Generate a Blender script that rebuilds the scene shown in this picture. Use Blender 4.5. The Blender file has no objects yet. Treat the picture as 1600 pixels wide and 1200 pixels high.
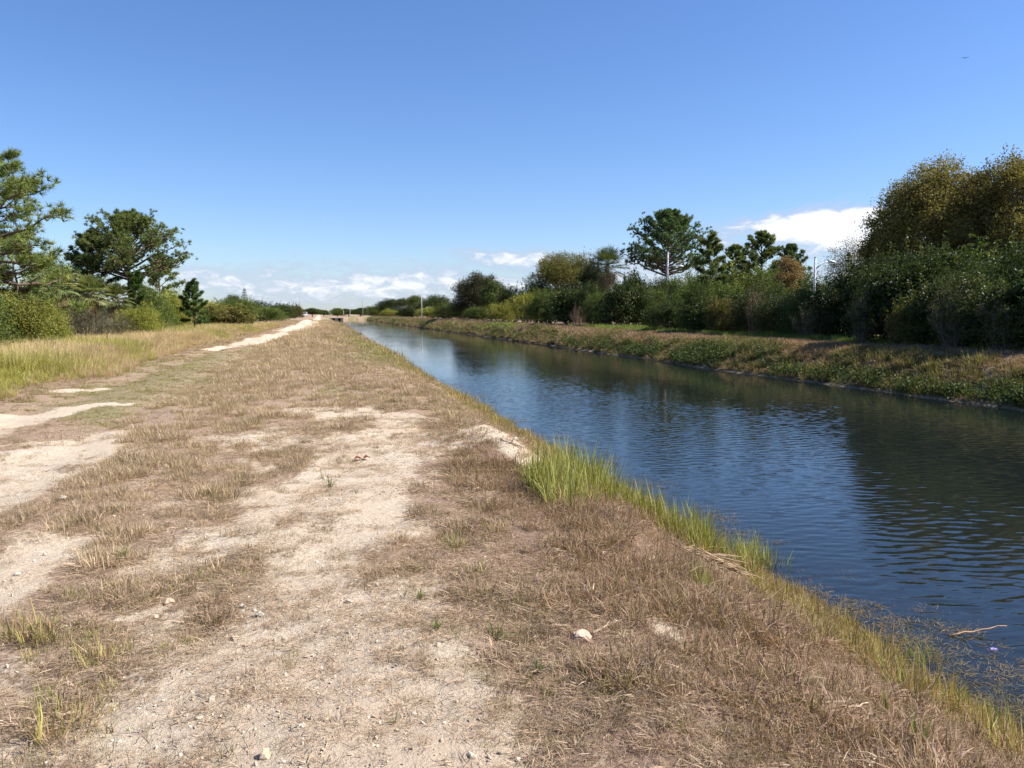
import bpy, math, random
import numpy as np
from mathutils import Vector

rad = math.radians
SC = bpy.context.scene
COL = SC.collection

# ------------------------------------------------------------------ camera model
F_PX = 1270.0                       # focal length in pixels of a 1600 px wide frame
PITCH = math.atan(110 / F_PX)
YAW = math.atan(300 * math.cos(PITCH) / F_PX)
CAM = Vector((0, 0, 1.65))
_F = Vector((math.sin(YAW) * math.cos(PITCH), math.cos(YAW) * math.cos(PITCH), -math.sin(PITCH)))
_R = Vector((math.cos(YAW), -math.sin(YAW), 0))
_U = _R.cross(_F)


def ray(px, py):
    return (_F * F_PX + _R * (px - 800) + _U * (600 - py)).normalized()


def at_X(px, py, X):
    r = ray(px, py)
    return CAM + r * (X / r.x)


def at_Y(px, py, Y):
    r = ray(px, py)
    return CAM + r * (Y / r.y)


def on_z(px, py, z):
    r = ray(px, py)
    return CAM + r * ((z - CAM.z) / r.z)


WATER_Z = -1.0
WAVE_SLOPE = .027


# ------------------------------------------------------------------ noise
def _hash(ix, iy, s):
    n = (ix.astype(np.int64) * 374761393 + iy.astype(np.int64) * 668265263 + s * 1274126177) & 0xFFFFFFFF
    n = ((n ^ (n >> 13)) * 1274126177) & 0xFFFFFFFF
    n = n ^ (n >> 16)
    return (n & 0xFFFFFF) / float(0xFFFFFF)


def vn(x, y, s=0):
    x = np.asarray(x, float); y = np.asarray(y, float)
    ix = np.floor(x); iy = np.floor(y)
    fx = x - ix; fy = y - iy
    fx = fx * fx * (3 - 2 * fx); fy = fy * fy * (3 - 2 * fy)
    a = _hash(ix, iy, s); b = _hash(ix + 1, iy, s); c = _hash(ix, iy + 1, s); d = _hash(ix + 1, iy + 1, s)
    return (a * (1 - fx) + b * fx) * (1 - fy) + (c * (1 - fx) + d * fx) * fy


def fbm(x, y, s=0, o=4):
    t = 0; a = .5; n = 0
    for i in range(o):
        t = t + a * vn(x * 2 ** i + 17.3 * i, y * 2 ** i - 9.1 * i, s + i); n += a; a *= .55
    return t / n


def sstep(a, b, x):
    t = np.clip((x - a) / (b - a), 0, 1)
    return t * t * (3 - 2 * t)


# ------------------------------------------------------------------ terrain
_PX = [-400, -60, -12, -6, 1.6, 2.3, 3.15, 4.3, 5.4, 8, 14, 17.3, 18.45, 18.95, 19.3, 20.2, 21.2, 22.0, 25, 40, 400]
_PZ = [0.2, 0.15, 0.10, 0.0, 0.0, -.08, -.45, -1.0, -1.32, -2.2, -2.2, -1.4, -1.0, -.86, -.62, -.05, .25, .32, .33, .3, .3]
END_Y = 336.0


def height(X, Y):
    X = np.asarray(X, float); Y = np.asarray(Y, float)
    wl = (fbm(Y * .22, Y * 0 + 3.3, 5, 3) - .5) * .9
    wr = (fbm(Y * .13, Y * 0 + 8.3, 9, 3) - .5) * 1.3
    w = np.where(X < 11, wl * sstep(1.2, 3.5, X), wr)
    xs = X + w
    z = (np.interp(xs - .12, _PX, _PZ) + np.interp(xs + .12, _PX, _PZ)) / 2
    land = sstep(2.6, 1.2, X) + sstep(19, 21, X)
    z = z + (fbm(X * .35, Y * .35, 21, 3) - .5) * .12 * land
    near = sstep(30, 14, Y) * (X < 12)
    z = z + (fbm(X * 2.2, Y * 2.2, 31, 3) - .5) * .07 * near
    z = z + (fbm(X * 9, Y * 9, 41, 2) - .5) * .022 * near
    z = z + (fbm(X * 1.3, Y * 1.3, 35, 3) - .5) * .08 * sstep(18.9, 19.6, X) * sstep(24, 22, X)
    # low sandy hummock on the lip of the bank, ruts of the track, spoil heap far along
    z = z + .20 * np.exp(-((X - 2.25) / .55) ** 2 - ((Y - 10.4) / 1.6) ** 2)
    tc = track_c(Y)
    z = z - .06 * np.exp(-((X - (-4.7 + tc)) / .4) ** 2) - .05 * np.exp(-((X - (-3.0 + tc)) / .4) ** 2)
    z = z + .55 * np.exp(-((X + 2.3) / 1.6) ** 2 - ((Y - 150) / 12) ** 2)
    e = sstep(END_Y - 1.5, END_Y + 2.5, Y)
    z = z * (1 - e) + .22 * e
    return z


def track_c(Y):
    return 3.2 * sstep(40, 125, Y)


def hz(x, y):
    return float(height(np.array([x]), np.array([y]))[0])


def _g(px, py):
    p = on_z(px, py, 0.0)
    return (p.x, p.y)


# bare sand: strokes along the ground, (from, to, radius in metres, strength)
_SAND = []
for a in [((-160, 705), (0, 660), .55, 1.1), ((0, 658), (105, 641), .5, 1.1), ((105, 640), (205, 629), .36, 1.0), ((85, 612), (150, 606), .28, .8),
          ((-180, 830), (0, 760), .62, 1.1), ((-20, 745), (100, 705), .55, 1.1), ((90, 705), (150, 682), .32, .8), ((-60, 700), (60, 690), .3, .6),
          ((-140, 960), (0, 890), .42, 1.0), ((-10, 890), (115, 826), .30, .95),
          ((335, 547), (400, 530), .45, 1.2), ((400, 530), (455, 517), .6, 1.2), ((455, 517), (488, 503), 1.3, 1.3), ((385, 540), (450, 522), .3, .9),
          ((470, 640), (600, 655), .5, .62), ((400, 690), (640, 685), .6, .72), ((405, 770), (540, 755), .42, 1.0), ((290, 862), (350, 825), .24, 1.0),
          ((650, 700), (770, 685), .5, .7), ((755, 675), (835, 715), .26, 1.2), ((440, 840), (590, 830), .36, .8), ((255, 935), (300, 925), .12, .9),
          ((600, 940), (520, 1020), .36, .9), ((520, 1040), (610, 1200), .5, 1.15), ((370, 1130), (470, 1195), .42, 1.05), ((130, 1195), (310, 1160), .22, .85),
          ((430, 980), (370, 1070), .22, .68), ((975, 965), (1040, 1030), .10, 1.1), ((600, 990), (700, 1080), .36, .8), ((480, 900), (420, 930), .2, .6),
          ((640, 1120), (720, 1190), .22, .7), ((640, 655), (530, 770), .45, .95), ((530, 770), (470, 890), .34, .8), ((470, 890), (570, 1060), .34, .9), ((420, 785), (320, 850), .3, .85), ((300, 960), (330, 1010), .14, .7), ((560, 720), (520, 800), .6, .7)]:
    (p, q, r, s) = a
    _SAND.append((_g(*p), _g(*q), r, s))


def sandiness(X, Y):
    X = np.asarray(X, float); Y = np.asarray(Y, float)
    wx = X + (fbm(X * 1.3, Y * .5, 51, 3) - .5) * .9
    wy = Y + (fbm(X * 1.1, Y * .6, 57, 3) - .5) * 1.6
    m = np.zeros(X.shape)
    for (ax, ay), (bx, by), r, s in _SAND:
        dx, dy = bx - ax, by - ay
        t = np.clip(((wx - ax) * dx + (wy - ay) * dy) / (dx * dx + dy * dy + 1e-9), 0, 1)
        d = np.hypot(wx - ax - t * dx, wy - ay - t * dy)
        m = np.maximum(m, s * sstep(1.7 * r, .35 * r, d))
    n = fbm(X * 3.4, Y * 1.5, 61, 4)
    base = .38 * sstep(.45, .75, fbm(X * .8, Y * .8, 71, 3)) * sstep(14, 7, Y) * sstep(-3, -1.5, X) * sstep(2.2, .6, X)
    m = np.maximum(m, base)
    # the crossing track far along
    tc = track_c(Y)
    far = sstep(75, 100, Y) * (np.exp(-((X - (-4.0 + tc)) / 1.0) ** 2))
    m = np.maximum(m, far)
    m = np.maximum(m, .9 * np.exp(-((X - 22.2) / .7) ** 2) * sstep(150, 185, Y) * sstep(.35, .6, fbm(Y * .05, Y * 0, 77, 2)))
    m = np.maximum(m, .2 * sstep(END_Y + 1, END_Y + 3, Y) * sstep(END_Y + 9, END_Y + 6, Y))
    return np.clip(m + (n - .5) * 1.35 * (m > .02), 0, 1)


def greenness(X, Y):
    g = sstep(.5, .72, fbm(X * .55, Y * .28, 81, 3))
    tr = np.exp(-((X + 4.0) / 1.5) ** 2) * sstep(11, 16, Y) * sstep(46, 32, Y)
    lip = np.exp(-((X - 2.8) / 1.3) ** 2) * sstep(22, 40, Y)
    return np.clip((g * .6 + lip * .75) * sstep(6, 18, Y) + tr * .6, 0, 1)


# ------------------------------------------------------------------ mesh helpers
def mesh_np(name, V, Fc, mat=None, col=None, smooth=False, attrs=None):
    """V (n,3); Fc (m,k) array of equal-sized faces, or list of such arrays."""
    if not (isinstance(Fc, list) and len(Fc) and isinstance(Fc[0], np.ndarray)):
        Fc = [Fc]
    Fc = [np.asarray(f, np.int32) for f in Fc if len(f)]
    me = bpy.data.meshes.new(name)
    me.vertices.add(len(V)); me.vertices.foreach_set('co', np.asarray(V, np.float32).ravel())
    if Fc:
        li = np.concatenate([f.ravel() for f in Fc])
        tot = np.concatenate([np.full(len(f), f.shape[1], np.int32) for f in Fc])
        st = np.concatenate([[0], np.cumsum(tot)[:-1]]).astype(np.int32)
        me.loops.add(len(li)); me.loops.foreach_set('vertex_index', li)
        me.polygons.add(len(tot)); me.polygons.foreach_set('loop_start', st)
        me.update(calc_edges=True)
        me.polygons.foreach_set('use_smooth', np.full(len(tot), smooth, bool))
    if col is not None:
        a = me.attributes.new('Col', 'FLOAT_COLOR', 'POINT')
        c = np.ones((len(V), 4), np.float32); c[:, :3] = col
        a.data.foreach_set('color', c.ravel())
    for k, v in (attrs or {}).items():
        a = me.attributes.new(k, 'FLOAT', 'POINT'); a.data.foreach_set('value', np.asarray(v, np.float32))
    if mat:
        me.materials.append(mat)
    me.update()
    return me


def link(name, me, parent=None):
    o = bpy.data.objects.new(name, me); COL.objects.link(o)
    if parent:
        o.parent = parent
    return o


def tag(o, label=None, cat=None, group=None, kind=None):
    if label: o['label'] = label
    if cat: o['category'] = cat
    if group: o['group'] = group
    if kind: o['kind'] = kind
    return o


def empty(name, loc, rz=0, scale=(1, 1, 1)):
    o = bpy.data.objects.new(name, None); COL.objects.link(o)
    o.location = loc; o.rotation_euler = (0, 0, rz); o.scale = scale
    o.empty_display_size = .2
    return o


class Geo:
    """collects tubes, boxes and the like into one mesh"""
    def __init__(s):
        s.v = []; s.q = []; s.t = []; s.c = []; s.n = 0

    def add(s, V, q=None, t=None, col=(1, 1, 1)):
        V = np.asarray(V, float)
        if q is not None and len(q): s.q.append(np.asarray(q) + s.n)
        if t is not None and len(t): s.t.append(np.asarray(t) + s.n)
        s.v.append(V); c = np.empty((len(V), 3)); c[:] = col; s.c.append(c); s.n += len(V)

    def tube(s, pts, rads, k=7, col=(1, 1, 1), cap=True):
        pts = np.asarray(pts, float); m = len(pts)
        tan = np.gradient(pts, axis=0); tan /= np.linalg.norm(tan, axis=1)[:, None] + 1e-9
        up = np.array([0, 0, 1.]) if abs(tan[0][2]) < .9 else np.array([1., 0, 0])
        V = []
        for i in range(m):
            a = np.cross(tan[i], up); a /= np.linalg.norm(a) + 1e-9; b = np.cross(a, tan[i])
            th = np.arange(k) * 2 * math.pi / k
            V.append(pts[i] + rads[i] * (np.cos(th)[:, None] * a + np.sin(th)[:, None] * b))
        V = np.concatenate(V)
        q = [(i * k + j, i * k + (j + 1) % k, (i + 1) * k + (j + 1) % k, (i + 1) * k + j) for i in range(m - 1) for j in range(k)]
        t = []
        if cap:
            V = np.vstack([V, pts[0], pts[-1]]); n0 = m * k
            t = [(n0, (j + 1) % k, j) for j in range(k)] + [(n0 + 1, (m - 1) * k + j, (m - 1) * k + (j + 1) % k) for j in range(k)]
        s.add(V, q, t, col)

    def box(s, c, d, col=(1, 1, 1), taper=1.0):
        x, y, z = d[0] / 2, d[1] / 2, d[2] / 2
        V = np.array([(-x, -y, -z), (x, -y, -z), (x, y, -z), (-x, y, -z), (-x * taper, -y * taper, z), (x * taper, -y * taper, z), (x * taper, y * taper, z), (-x * taper, y * taper, z)]) + np.array(c)
        s.add(V, [(0, 3, 2, 1), (4, 5, 6, 7), (0, 1, 5, 4), (1, 2, 6, 5), (2, 3, 7, 6), (3, 0, 4, 7)], None, col)

    def mesh(s, name, mat, smooth=True):
        F = []
        if s.q: F.append(np.concatenate(s.q))
        if s.t: F.append(np.concatenate(s.t))
        return mesh_np(name, np.concatenate(s.v), F, mat, np.concatenate(s.c), smooth)


def unit(v):
    return v / (np.linalg.norm(v, axis=-1, keepdims=True) + 1e-9)


# ------------------------------------------------------------------ materials
def new_mat(name):
    m = bpy.data.materials.new(name); m.use_nodes = True
    nt = m.node_tree; nt.nodes.clear()
    out = nt.nodes.new('ShaderNodeOutputMaterial')
    return m, nt, out


def N(nt, typ, inputs=None, **kw):
    n = nt.nodes.new(typ)
    for k, v in kw.items():
        setattr(n, k, v)
    for k, v in (inputs or {}).items():
        if isinstance(v, bpy.types.NodeSocket):
            nt.links.new(v, n.inputs[k])
        else:
            n.inputs[k].default_value = v
    return n


def M(nt, op, a, b=None, c=None):
    n = nt.nodes.new('ShaderNodeMath'); n.operation = op
    for i, v in enumerate((a, b, c)):
        if v is None: continue
        if isinstance(v, bpy.types.NodeSocket): nt.links.new(v, n.inputs[i])
        else: n.inputs[i].default_value = v
    return n.outputs[0]


def mixc(nt, f, a, b, mode='MIX'):
    n = nt.nodes.new('ShaderNodeMix'); n.data_type = 'RGBA'; n.blend_type = mode
    for k, v in ((0, f), (6, a), (7, b)):
        if isinstance(v, bpy.types.NodeSocket): nt.links.new(v, n.inputs[k])
        elif isinstance(v, (tuple, list)): n.inputs[k].default_value = (*v[:3], 1)
        else: n.inputs[k].default_value = v
    return n.outputs[2]


def mapr(nt, v, a, b, c=0., d=1., interp='SMOOTHSTEP'):
    n = nt.nodes.new('ShaderNodeMapRange'); n.interpolation_type = interp; n.clamp = True if interp == 'LINEAR' else n.clamp
    nt.links.new(v, n.inputs[0])
    for i, x in zip((1, 2, 3, 4), (a, b, c, d)): n.inputs[i].default_value = x
    return n.outputs[0]


def leaf_mat(name, gloss=.25, rough=.45, trans=.25, vary=.35):
    m, nt, out = new_mat(name)
    col = N(nt, 'ShaderNodeAttribute', attribute_name='Col').outputs['Color']
    rnd = N(nt, 'ShaderNodeObjectInfo').outputs['Random']
    k = mapr(nt, rnd, 0, 1, 1 - vary, 1 + vary, 'LINEAR')
    hsv = N(nt, 'ShaderNodeHueSaturation', {'Color': col, 'Value': k})
    c = hsv.outputs[0]
    p = N(nt, 'ShaderNodeBsdfPrincipled', {'Base Color': c, 'Roughness': rough, 'Specular IOR Level': gloss})
    tc = mixc(nt, 1.0, c, (1.25, 1.2, .6), 'MULTIPLY')
    t = N(nt, 'ShaderNodeBsdfTranslucent', {'Color': tc})
    mx = N(nt, 'ShaderNodeMixShader', {0: trans, 1: p.outputs[0], 2: t.outputs[0]})
    nt.links.new(mx.outputs[0], out.inputs[0])
    return m


def plain_mat(name, rough=.8, bump=0, scale=20, spec=.2, tint=None):
    """colour from the Col attribute, broken up by noise"""
    m, nt, out = new_mat(name)
    col = N(nt, 'ShaderNodeAttribute', attribute_name='Col').outputs['Color']
    tco = N(nt, 'ShaderNodeTexCoord').outputs['Object']
    nz = N(nt, 'ShaderNodeTexNoise', {'Vector': tco, 'Scale': scale, 'Detail': 6., 'Roughness': .65})
    k = mapr(nt, nz.outputs[0], .3, .7, .6, 1.35)
    v = N(nt, 'ShaderNodeHueSaturation', {'Color': col, 'Value': k})
    p = N(nt, 'ShaderNodeBsdfPrincipled', {'Base Color': v.outputs[0], 'Roughness': rough, 'Specular IOR Level': spec})
    if bump:
        b = N(nt, 'ShaderNodeBump', {'Strength': .8, 'Distance': bump, 'Height': nz.outputs[0]})
        nt.links.new(b.outputs[0], p.inputs['Normal'])
    nt.links.new(p.outputs[0], out.inputs[0])
    return m


MAT_LEAF = leaf_mat('glossy leaves', .25, .48, .34)
MAT_DULL = leaf_mat('dull leaves', .2, .6, .34)
MAT_NEEDLE = leaf_mat('pine needles', .25, .5, .30)
MAT_GRASS = leaf_mat('grass blades', .15, .6, .25, .28)
MAT_BARK = plain_mat('bark', .9, .02, 9)
MAT_ROCK = plain_mat('limestone', .9, 0, 5)
MAT_CONC = plain_mat('concrete', .85, .004, 5)
MAT_METAL = plain_mat('painted metal', .45, 0, 4, .5)
MAT_FEATHER = plain_mat('dark feathers', .8, 0, 8)


def make_ground_mat():
    m, nt, out = new_mat('sandy ground')
    geo = N(nt, 'ShaderNodeNewGeometry')
    pos = geo.outputs['Position']
    def at(n): return N(nt, 'ShaderNodeAttribute', attribute_name=n).outputs['Fac']
    sand, green, mud, brown = at('sand'), at('green'), at('mud'), at('brown')
    n1 = N(nt, 'ShaderNodeTexNoise', {'Vector': pos, 'Scale': 26., 'Detail': 8., 'Roughness': .75}).outputs[0]
    n2 = N(nt, 'ShaderNodeTexNoise', {'Vector': pos, 'Scale': 4.0, 'Detail': 6., 'Roughness': .65}).outputs[0]
    n3 = N(nt, 'ShaderNodeTexNoise', {'Vector': pos, 'Scale': .5, 'Detail': 5., 'Roughness': .6}).outputs[0]
    n4 = N(nt, 'ShaderNodeTexNoise', {'Vector': pos, 'Scale': 110., 'Detail': 4., 'Roughness': .7}).outputs[0]
    dry = mixc(nt, mapr(nt, n1, .3, .7), (.17, .115, .08), (.50, .37, .26))
    dry = mixc(nt, mapr(nt, n3, .35, .65), dry, mixc(nt, .5, dry, (.34, .23, .15)))
    dry = mixc(nt, M(nt, 'MULTIPLY', brown, .75), dry, mixc(nt, mapr(nt, n1, .3, .7), (.12, .07, .05), (.38, .25, .18)))
    grn = mixc(nt, mapr(nt, n1, .35, .7), (.10, .10, .04), (.40, .33, .18))
    veg = mixc(nt, mapr(nt, M(nt, 'ADD', green, M(nt, 'MULTIPLY', M(nt, 'SUBTRACT', n2, .5), .8)), .25, .75), dry, grn)
    snd = mixc(nt, mapr(nt, n1, .3, .72), (.45, .355, .25), (.72, .61, .475))
    snd = mixc(nt, mapr(nt, n3, .4, .62), snd, (.58, .46, .34))
    snd = mixc(nt, mapr(nt, n4, .62, .72), snd, (.78, .69, .56))
    snd = mixc(nt, mapr(nt, n4, .40, .30), snd, (.20, .14, .09))
    f = M(nt, 'ADD', sand, M(nt, 'MULTIPLY', M(nt, 'SUBTRACT', n1, .5), 1.5))
    f = M(nt, 'ADD', f, M(nt, 'MULTIPLY', M(nt, 'SUBTRACT', n2, .5), .5))
    c = mixc(nt, mapr(nt, f, .22, .62), veg, snd)
    mudc = mixc(nt, mapr(nt, n2, .3, .7), (.20, .15, .09), (.36, .28, .18))
    c = mixc(nt, mud, c, mudc)
    z = N(nt, 'ShaderNodeSeparateXYZ', {0: pos}).outputs[2]
    bed = mixc(nt, mapr(nt, n2, .3, .7), (.06, .05, .025), (.17, .13, .07))
    c = mixc(nt, mapr(nt, z, WATER_Z + .01, WATER_Z - .12), c, bed)
    p = N(nt, 'ShaderNodeBsdfPrincipled', {'Base Color': c, 'Roughness': .95, 'Specular IOR Level': .1})
    hgt = M(nt, 'ADD', M(nt, 'MULTIPLY', n1, .03), M(nt, 'MULTIPLY', n4, .010))
    hgt = M(nt, 'ADD', hgt, M(nt, 'MULTIPLY', n2, .05))
    b = N(nt, 'ShaderNodeBump', {'Strength': 1.0, 'Distance': 1.0, 'Height': hgt})
    nt.links.new(b.outputs[0], p.inputs['Normal'])
    nt.links.new(p.outputs[0], out.inputs[0])
    return m


def make_water_mat():
    m, nt, out = new_mat('canal water')
    pos = N(nt, 'ShaderNodeNewGeometry').outputs['Position']
    def rip(sx, sy, rot, scale, det, rough, dist=0.):
        mp = N(nt, 'ShaderNodeMapping', {'Vector': pos, 'Rotation': (0, 0, rad(rot)), 'Scale': (sx, sy, 1)})
        return N(nt, 'ShaderNodeTexNoise', {'Vector': mp.outputs[0], 'Scale': scale, 'Detail': det, 'Roughness': rough, 'Distortion': dist}).outputs[0]
    a = rip(.28, 1.0, 12, 5.5, 2., .5, .3)
    b = rip(.30, 1.0, -6, 12.0, 2., .55, .4)
    c = rip(.5, 1.0, 6, 1.3, 2., .5, .2)
    cm = rip(.12, .05, 0, 1.0, 3., .5)           # calmer and windier patches
    amp = mapr(nt, cm, .35, .62, .35, 1.15)
    h = M(nt, 'ADD', M(nt, 'MULTIPLY', a, .0030), M(nt, 'MULTIPLY', b, .0024))
    h = M(nt, 'MULTIPLY', h, amp)
    h = M(nt, 'ADD', h, M(nt, 'MULTIPLY', c, .004))
    bmp = N(nt, 'ShaderNodeBump', {'Strength': 1.0, 'Distance': 1.0, 'Height': h})
    fr = N(nt, 'ShaderNodeFresnel', {'IOR': 1.333, 'Normal': bmp.outputs[0]})
    gl = N(nt, 'ShaderNodeBsdfGlossy', {'Color': (1, 1, 1, 1), 'Roughness': .03, 'Normal': bmp.outputs[0]})
    tr = N(nt, 'ShaderNodeBsdfTransparent', {'Color': (.46, .47, .32, 1)})
    df = N(nt, 'ShaderNodeBsdfDiffuse', {'Color': (.012, .020, .022, 1)})
    body = N(nt, 'ShaderNodeMixShader', {0: .5, 1: tr.outputs[0], 2: df.outputs[0]})
    mx = N(nt, 'ShaderNodeMixShader', {0: fr.outputs[0], 1: body.outputs[0], 2: gl.outputs[0]})
    nt.links.new(mx.outputs[0], out.inputs[0])
    return m


# ------------------------------------------------------------------ ground and water
def build_ground():
    def seq(*p):
        r = []
        for a, b, d in p: r.append(np.arange(a, b, d))
        return np.concatenate(r)
    xs = seq((-2400, -400, 250), (-400, -60, 20), (-60, -14, 1.0), (-14, -6, .25), (-6, 6.6, .055), (6.6, 17.2, .6), (17.2, 25, .13), (25, 40, .6), (40, 60, 2), (60, 400, 20), (400, 2401, 250))
    ys = seq((-60, 0, 2), (0, 1.5, .25), (1.5, 16, .055), (16, 40, .16), (40, 90, .5), (90, 330, 1.6), (330, 350, .5), (350, 420, 5), (420, 3001, 150))
    X, Y = np.meshgrid(xs, ys)
    Z = height(X, Y)
    nx, ny = len(xs), len(ys)
    V = np.stack([X.ravel(), Y.ravel(), Z.ravel()], 1)
    i = (np.arange(ny - 1)[:, None] * nx + np.arange(nx - 1)[None, :]).ravel()
    Q = np.stack([i, i + 1, i + nx + 1, i + nx], 1)
    brn = sstep(.3, 1.8, X + (fbm(X * .9, Y * .9, 95, 3) - .5) * 1.6) * sstep(15, 9, Y) * (X < 11)
    S = sandiness(X, Y); G = greenness(X, Y)
    right = sstep(17, 19, X)
    G = np.where(X > 11, sstep(.38, .62, fbm(X * .5, Y * .18, 91, 3)) * sstep(21.6, 20.2, X) + sstep(22.6, 23.4, X) * .7 * sstep(90, 50, Y), G)
    mud = sstep(WATER_Z + .26, WATER_Z + .10, Z) * right
    me = mesh_np('ground', V, Q, make_ground_mat(), None, True, {'sand': S.ravel(), 'green': G.ravel(), 'mud': mud.ravel(), 'brown': brn.ravel()})
    tag(link('ground', me), kind='structure')
    # the water: real wind ripples near the camera, calm facets farther off
    xs = np.concatenate([[2.5], np.arange(3.4, 19.8, .042), [20.5]])
    ys = seq((-60, 1, 4), (1, 46, .032), (46, 110, .13), (110, END_Y + 3, 2))
    X, Y = np.meshgrid(xs, ys)
    rng = np.random.default_rng(4)
    Z = np.full(X.shape, WATER_Z)
    patch = .35 + 1.2 * sstep(.30, .68, fbm(X * .16, Y * .07, 301, 3))
    n = 30
    for i in range(n):
        lam = .11 * (2.7 ** (i / (n - 1)))
        th = rad(76) + rng.normal() * .36
        k = 2 * math.pi / lam
        a = WAVE_SLOPE * math.sqrt(2 / n) / k * rng.uniform(.7, 1.3)
        cut = 24 + 90 * lam
        Z += a * np.sin(k * (X * math.cos(th) + Y * math.sin(th)) + rng.uniform(0, 6.28)) * patch * sstep(cut * 1.35, cut, Y) * sstep(-4, 1, Y)
    nx, ny = len(xs), len(ys)
    V = np.stack([X.ravel(), Y.ravel(), Z.ravel()], 1)
    i = (np.arange(ny - 1)[:, None] * nx + np.arange(nx - 1)[None, :]).ravel()
    Q = np.stack([i, i + 1, i + nx + 1, i + nx], 1)
    tag(link('water', mesh_np('water', V, Q, make_water_mat(), None, True)), kind='structure')


# ------------------------------------------------------------------ foliage generators
def leaves(rng, C, NRM, L, W, cols):
    """one folded leaf (two triangles sharing the midrib) per centre"""
    n = len(C)
    NRM = unit(NRM)
    t = unit(np.cross(NRM, unit(rng.normal(size=(n, 3)))))
    s = np.cross(NRM, t)
    L = np.broadcast_to(np.asarray(L, float), n)[:, None]; W = np.broadcast_to(np.asarray(W, float), n)[:, None]
    fold = NRM * W * .25
    V = np.stack([C - t * L * .5, C + s * W * .5 + fold, C + t * L * .5 - NRM * L * .08, C - s * W * .5 + fold], 1).reshape(-1, 3)
    i = np.arange(n)[:, None] * 4
    T = np.concatenate([i + np.array([[0, 1, 2]]), i + np.array([[0, 2, 3]])])
    return V, T, np.repeat(cols, 4, 0)


def palette(rng, n, cols, clump=None):
    cols = np.asarray(cols, float)
    w = rng.random((n, len(cols))) ** 2.5
    w /= w.sum(1, keepdims=True)
    return w @ cols


def leaf_cloud(rng, lobes, clumps, per, L, W, crad, cols, zmin=-.55, inner=.3, up=.5, seed=0, gap=.38):
    lobes = np.asarray(lobes, float)
    area = (lobes[:, 3] * lobes[:, 4] + lobes[:, 3] * lobes[:, 5] + lobes[:, 4] * lobes[:, 5])
    k = rng.choice(len(lobes), clumps, p=area / area.sum())
    d = unit(rng.normal(size=(clumps, 3)))
    d[:, 2] = np.where(d[:, 2] < zmin, -d[:, 2], d[:, 2])
    r = np.where(rng.random(clumps) < inner, rng.uniform(.35, .85, clumps), rng.uniform(.82, 1.10, clumps))
    g = fbm(d[:, 0] * 2.3 + k * 5.1, d[:, 2] * 2.3 + d[:, 1] * 1.9 + k * 3.7, 100 + seed, 3)
    r *= .8 + .45 * (g)
    keep = g > gap - .12 * rng.random(clumps)
    k, d, r = k[keep], d[keep], r[keep]
    cc = lobes[k, :3] + d * r[:, None] * lobes[k, 3:6]
    cc = cc[cc[:, 2] > .05]; d = d[:len(cc)]
    n = len(cc)
    base = palette(rng, n, cols)
    base *= rng.uniform(.7, 1.3, (n, 1))
    C = np.repeat(cc, per, 0) + rng.normal(size=(n * per, 3)) * crad * np.array([1, 1, .75])
    D = np.repeat(d, per, 0)
    NR = D * .6 + rng.normal(size=(n * per, 3)) * .75 + np.array([0, 0, up])
    co = np.repeat(base, per, 0) * rng.uniform(.75, 1.25, (n * per, 1))
    ok = C[:, 2] > .03
    return leaves(rng, C[ok], NR[ok], rng.uniform(.7, 1.2, ok.sum()) * L, rng.uniform(.75, 1.15, ok.sum()) * W, co[ok])


def rnd_lobes(rng, n, R, H, z0=.12, rs=(.32, .55)):
    out = []
    for i in range(n):
        a = i * 2.4 + rng.uniform(-.5, .5)
        q = math.sqrt((i + .5) / n) * R * .68
        s = rng.uniform(*rs) * R
        top = H * (1 - .42 * (q / R) ** 2) * rng.uniform(.82, 1.03)
        z = max(top - s * .9, s * .6)
        out.append((q * math.cos(a), q * math.sin(a), z, s, s, s * .95))
        if z > s * 1.4:
            out.append((q * math.cos(a) * 1.15, q * math.sin(a) * 1.15, z * .45, s * 1.05, s * 1.05, z * .5))
    return out


BARK_C = (.16, .12, .09)


def wander(rng, a, b, n=6, amp=.1):
    a = np.asarray(a, float); b = np.asarray(b, float)
    t = np.linspace(0, 1, n)[:, None]
    p = a + (b - a) * t
    p[1:-1] += rng.normal(size=(n - 2, 3)) * amp
    return p


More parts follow.
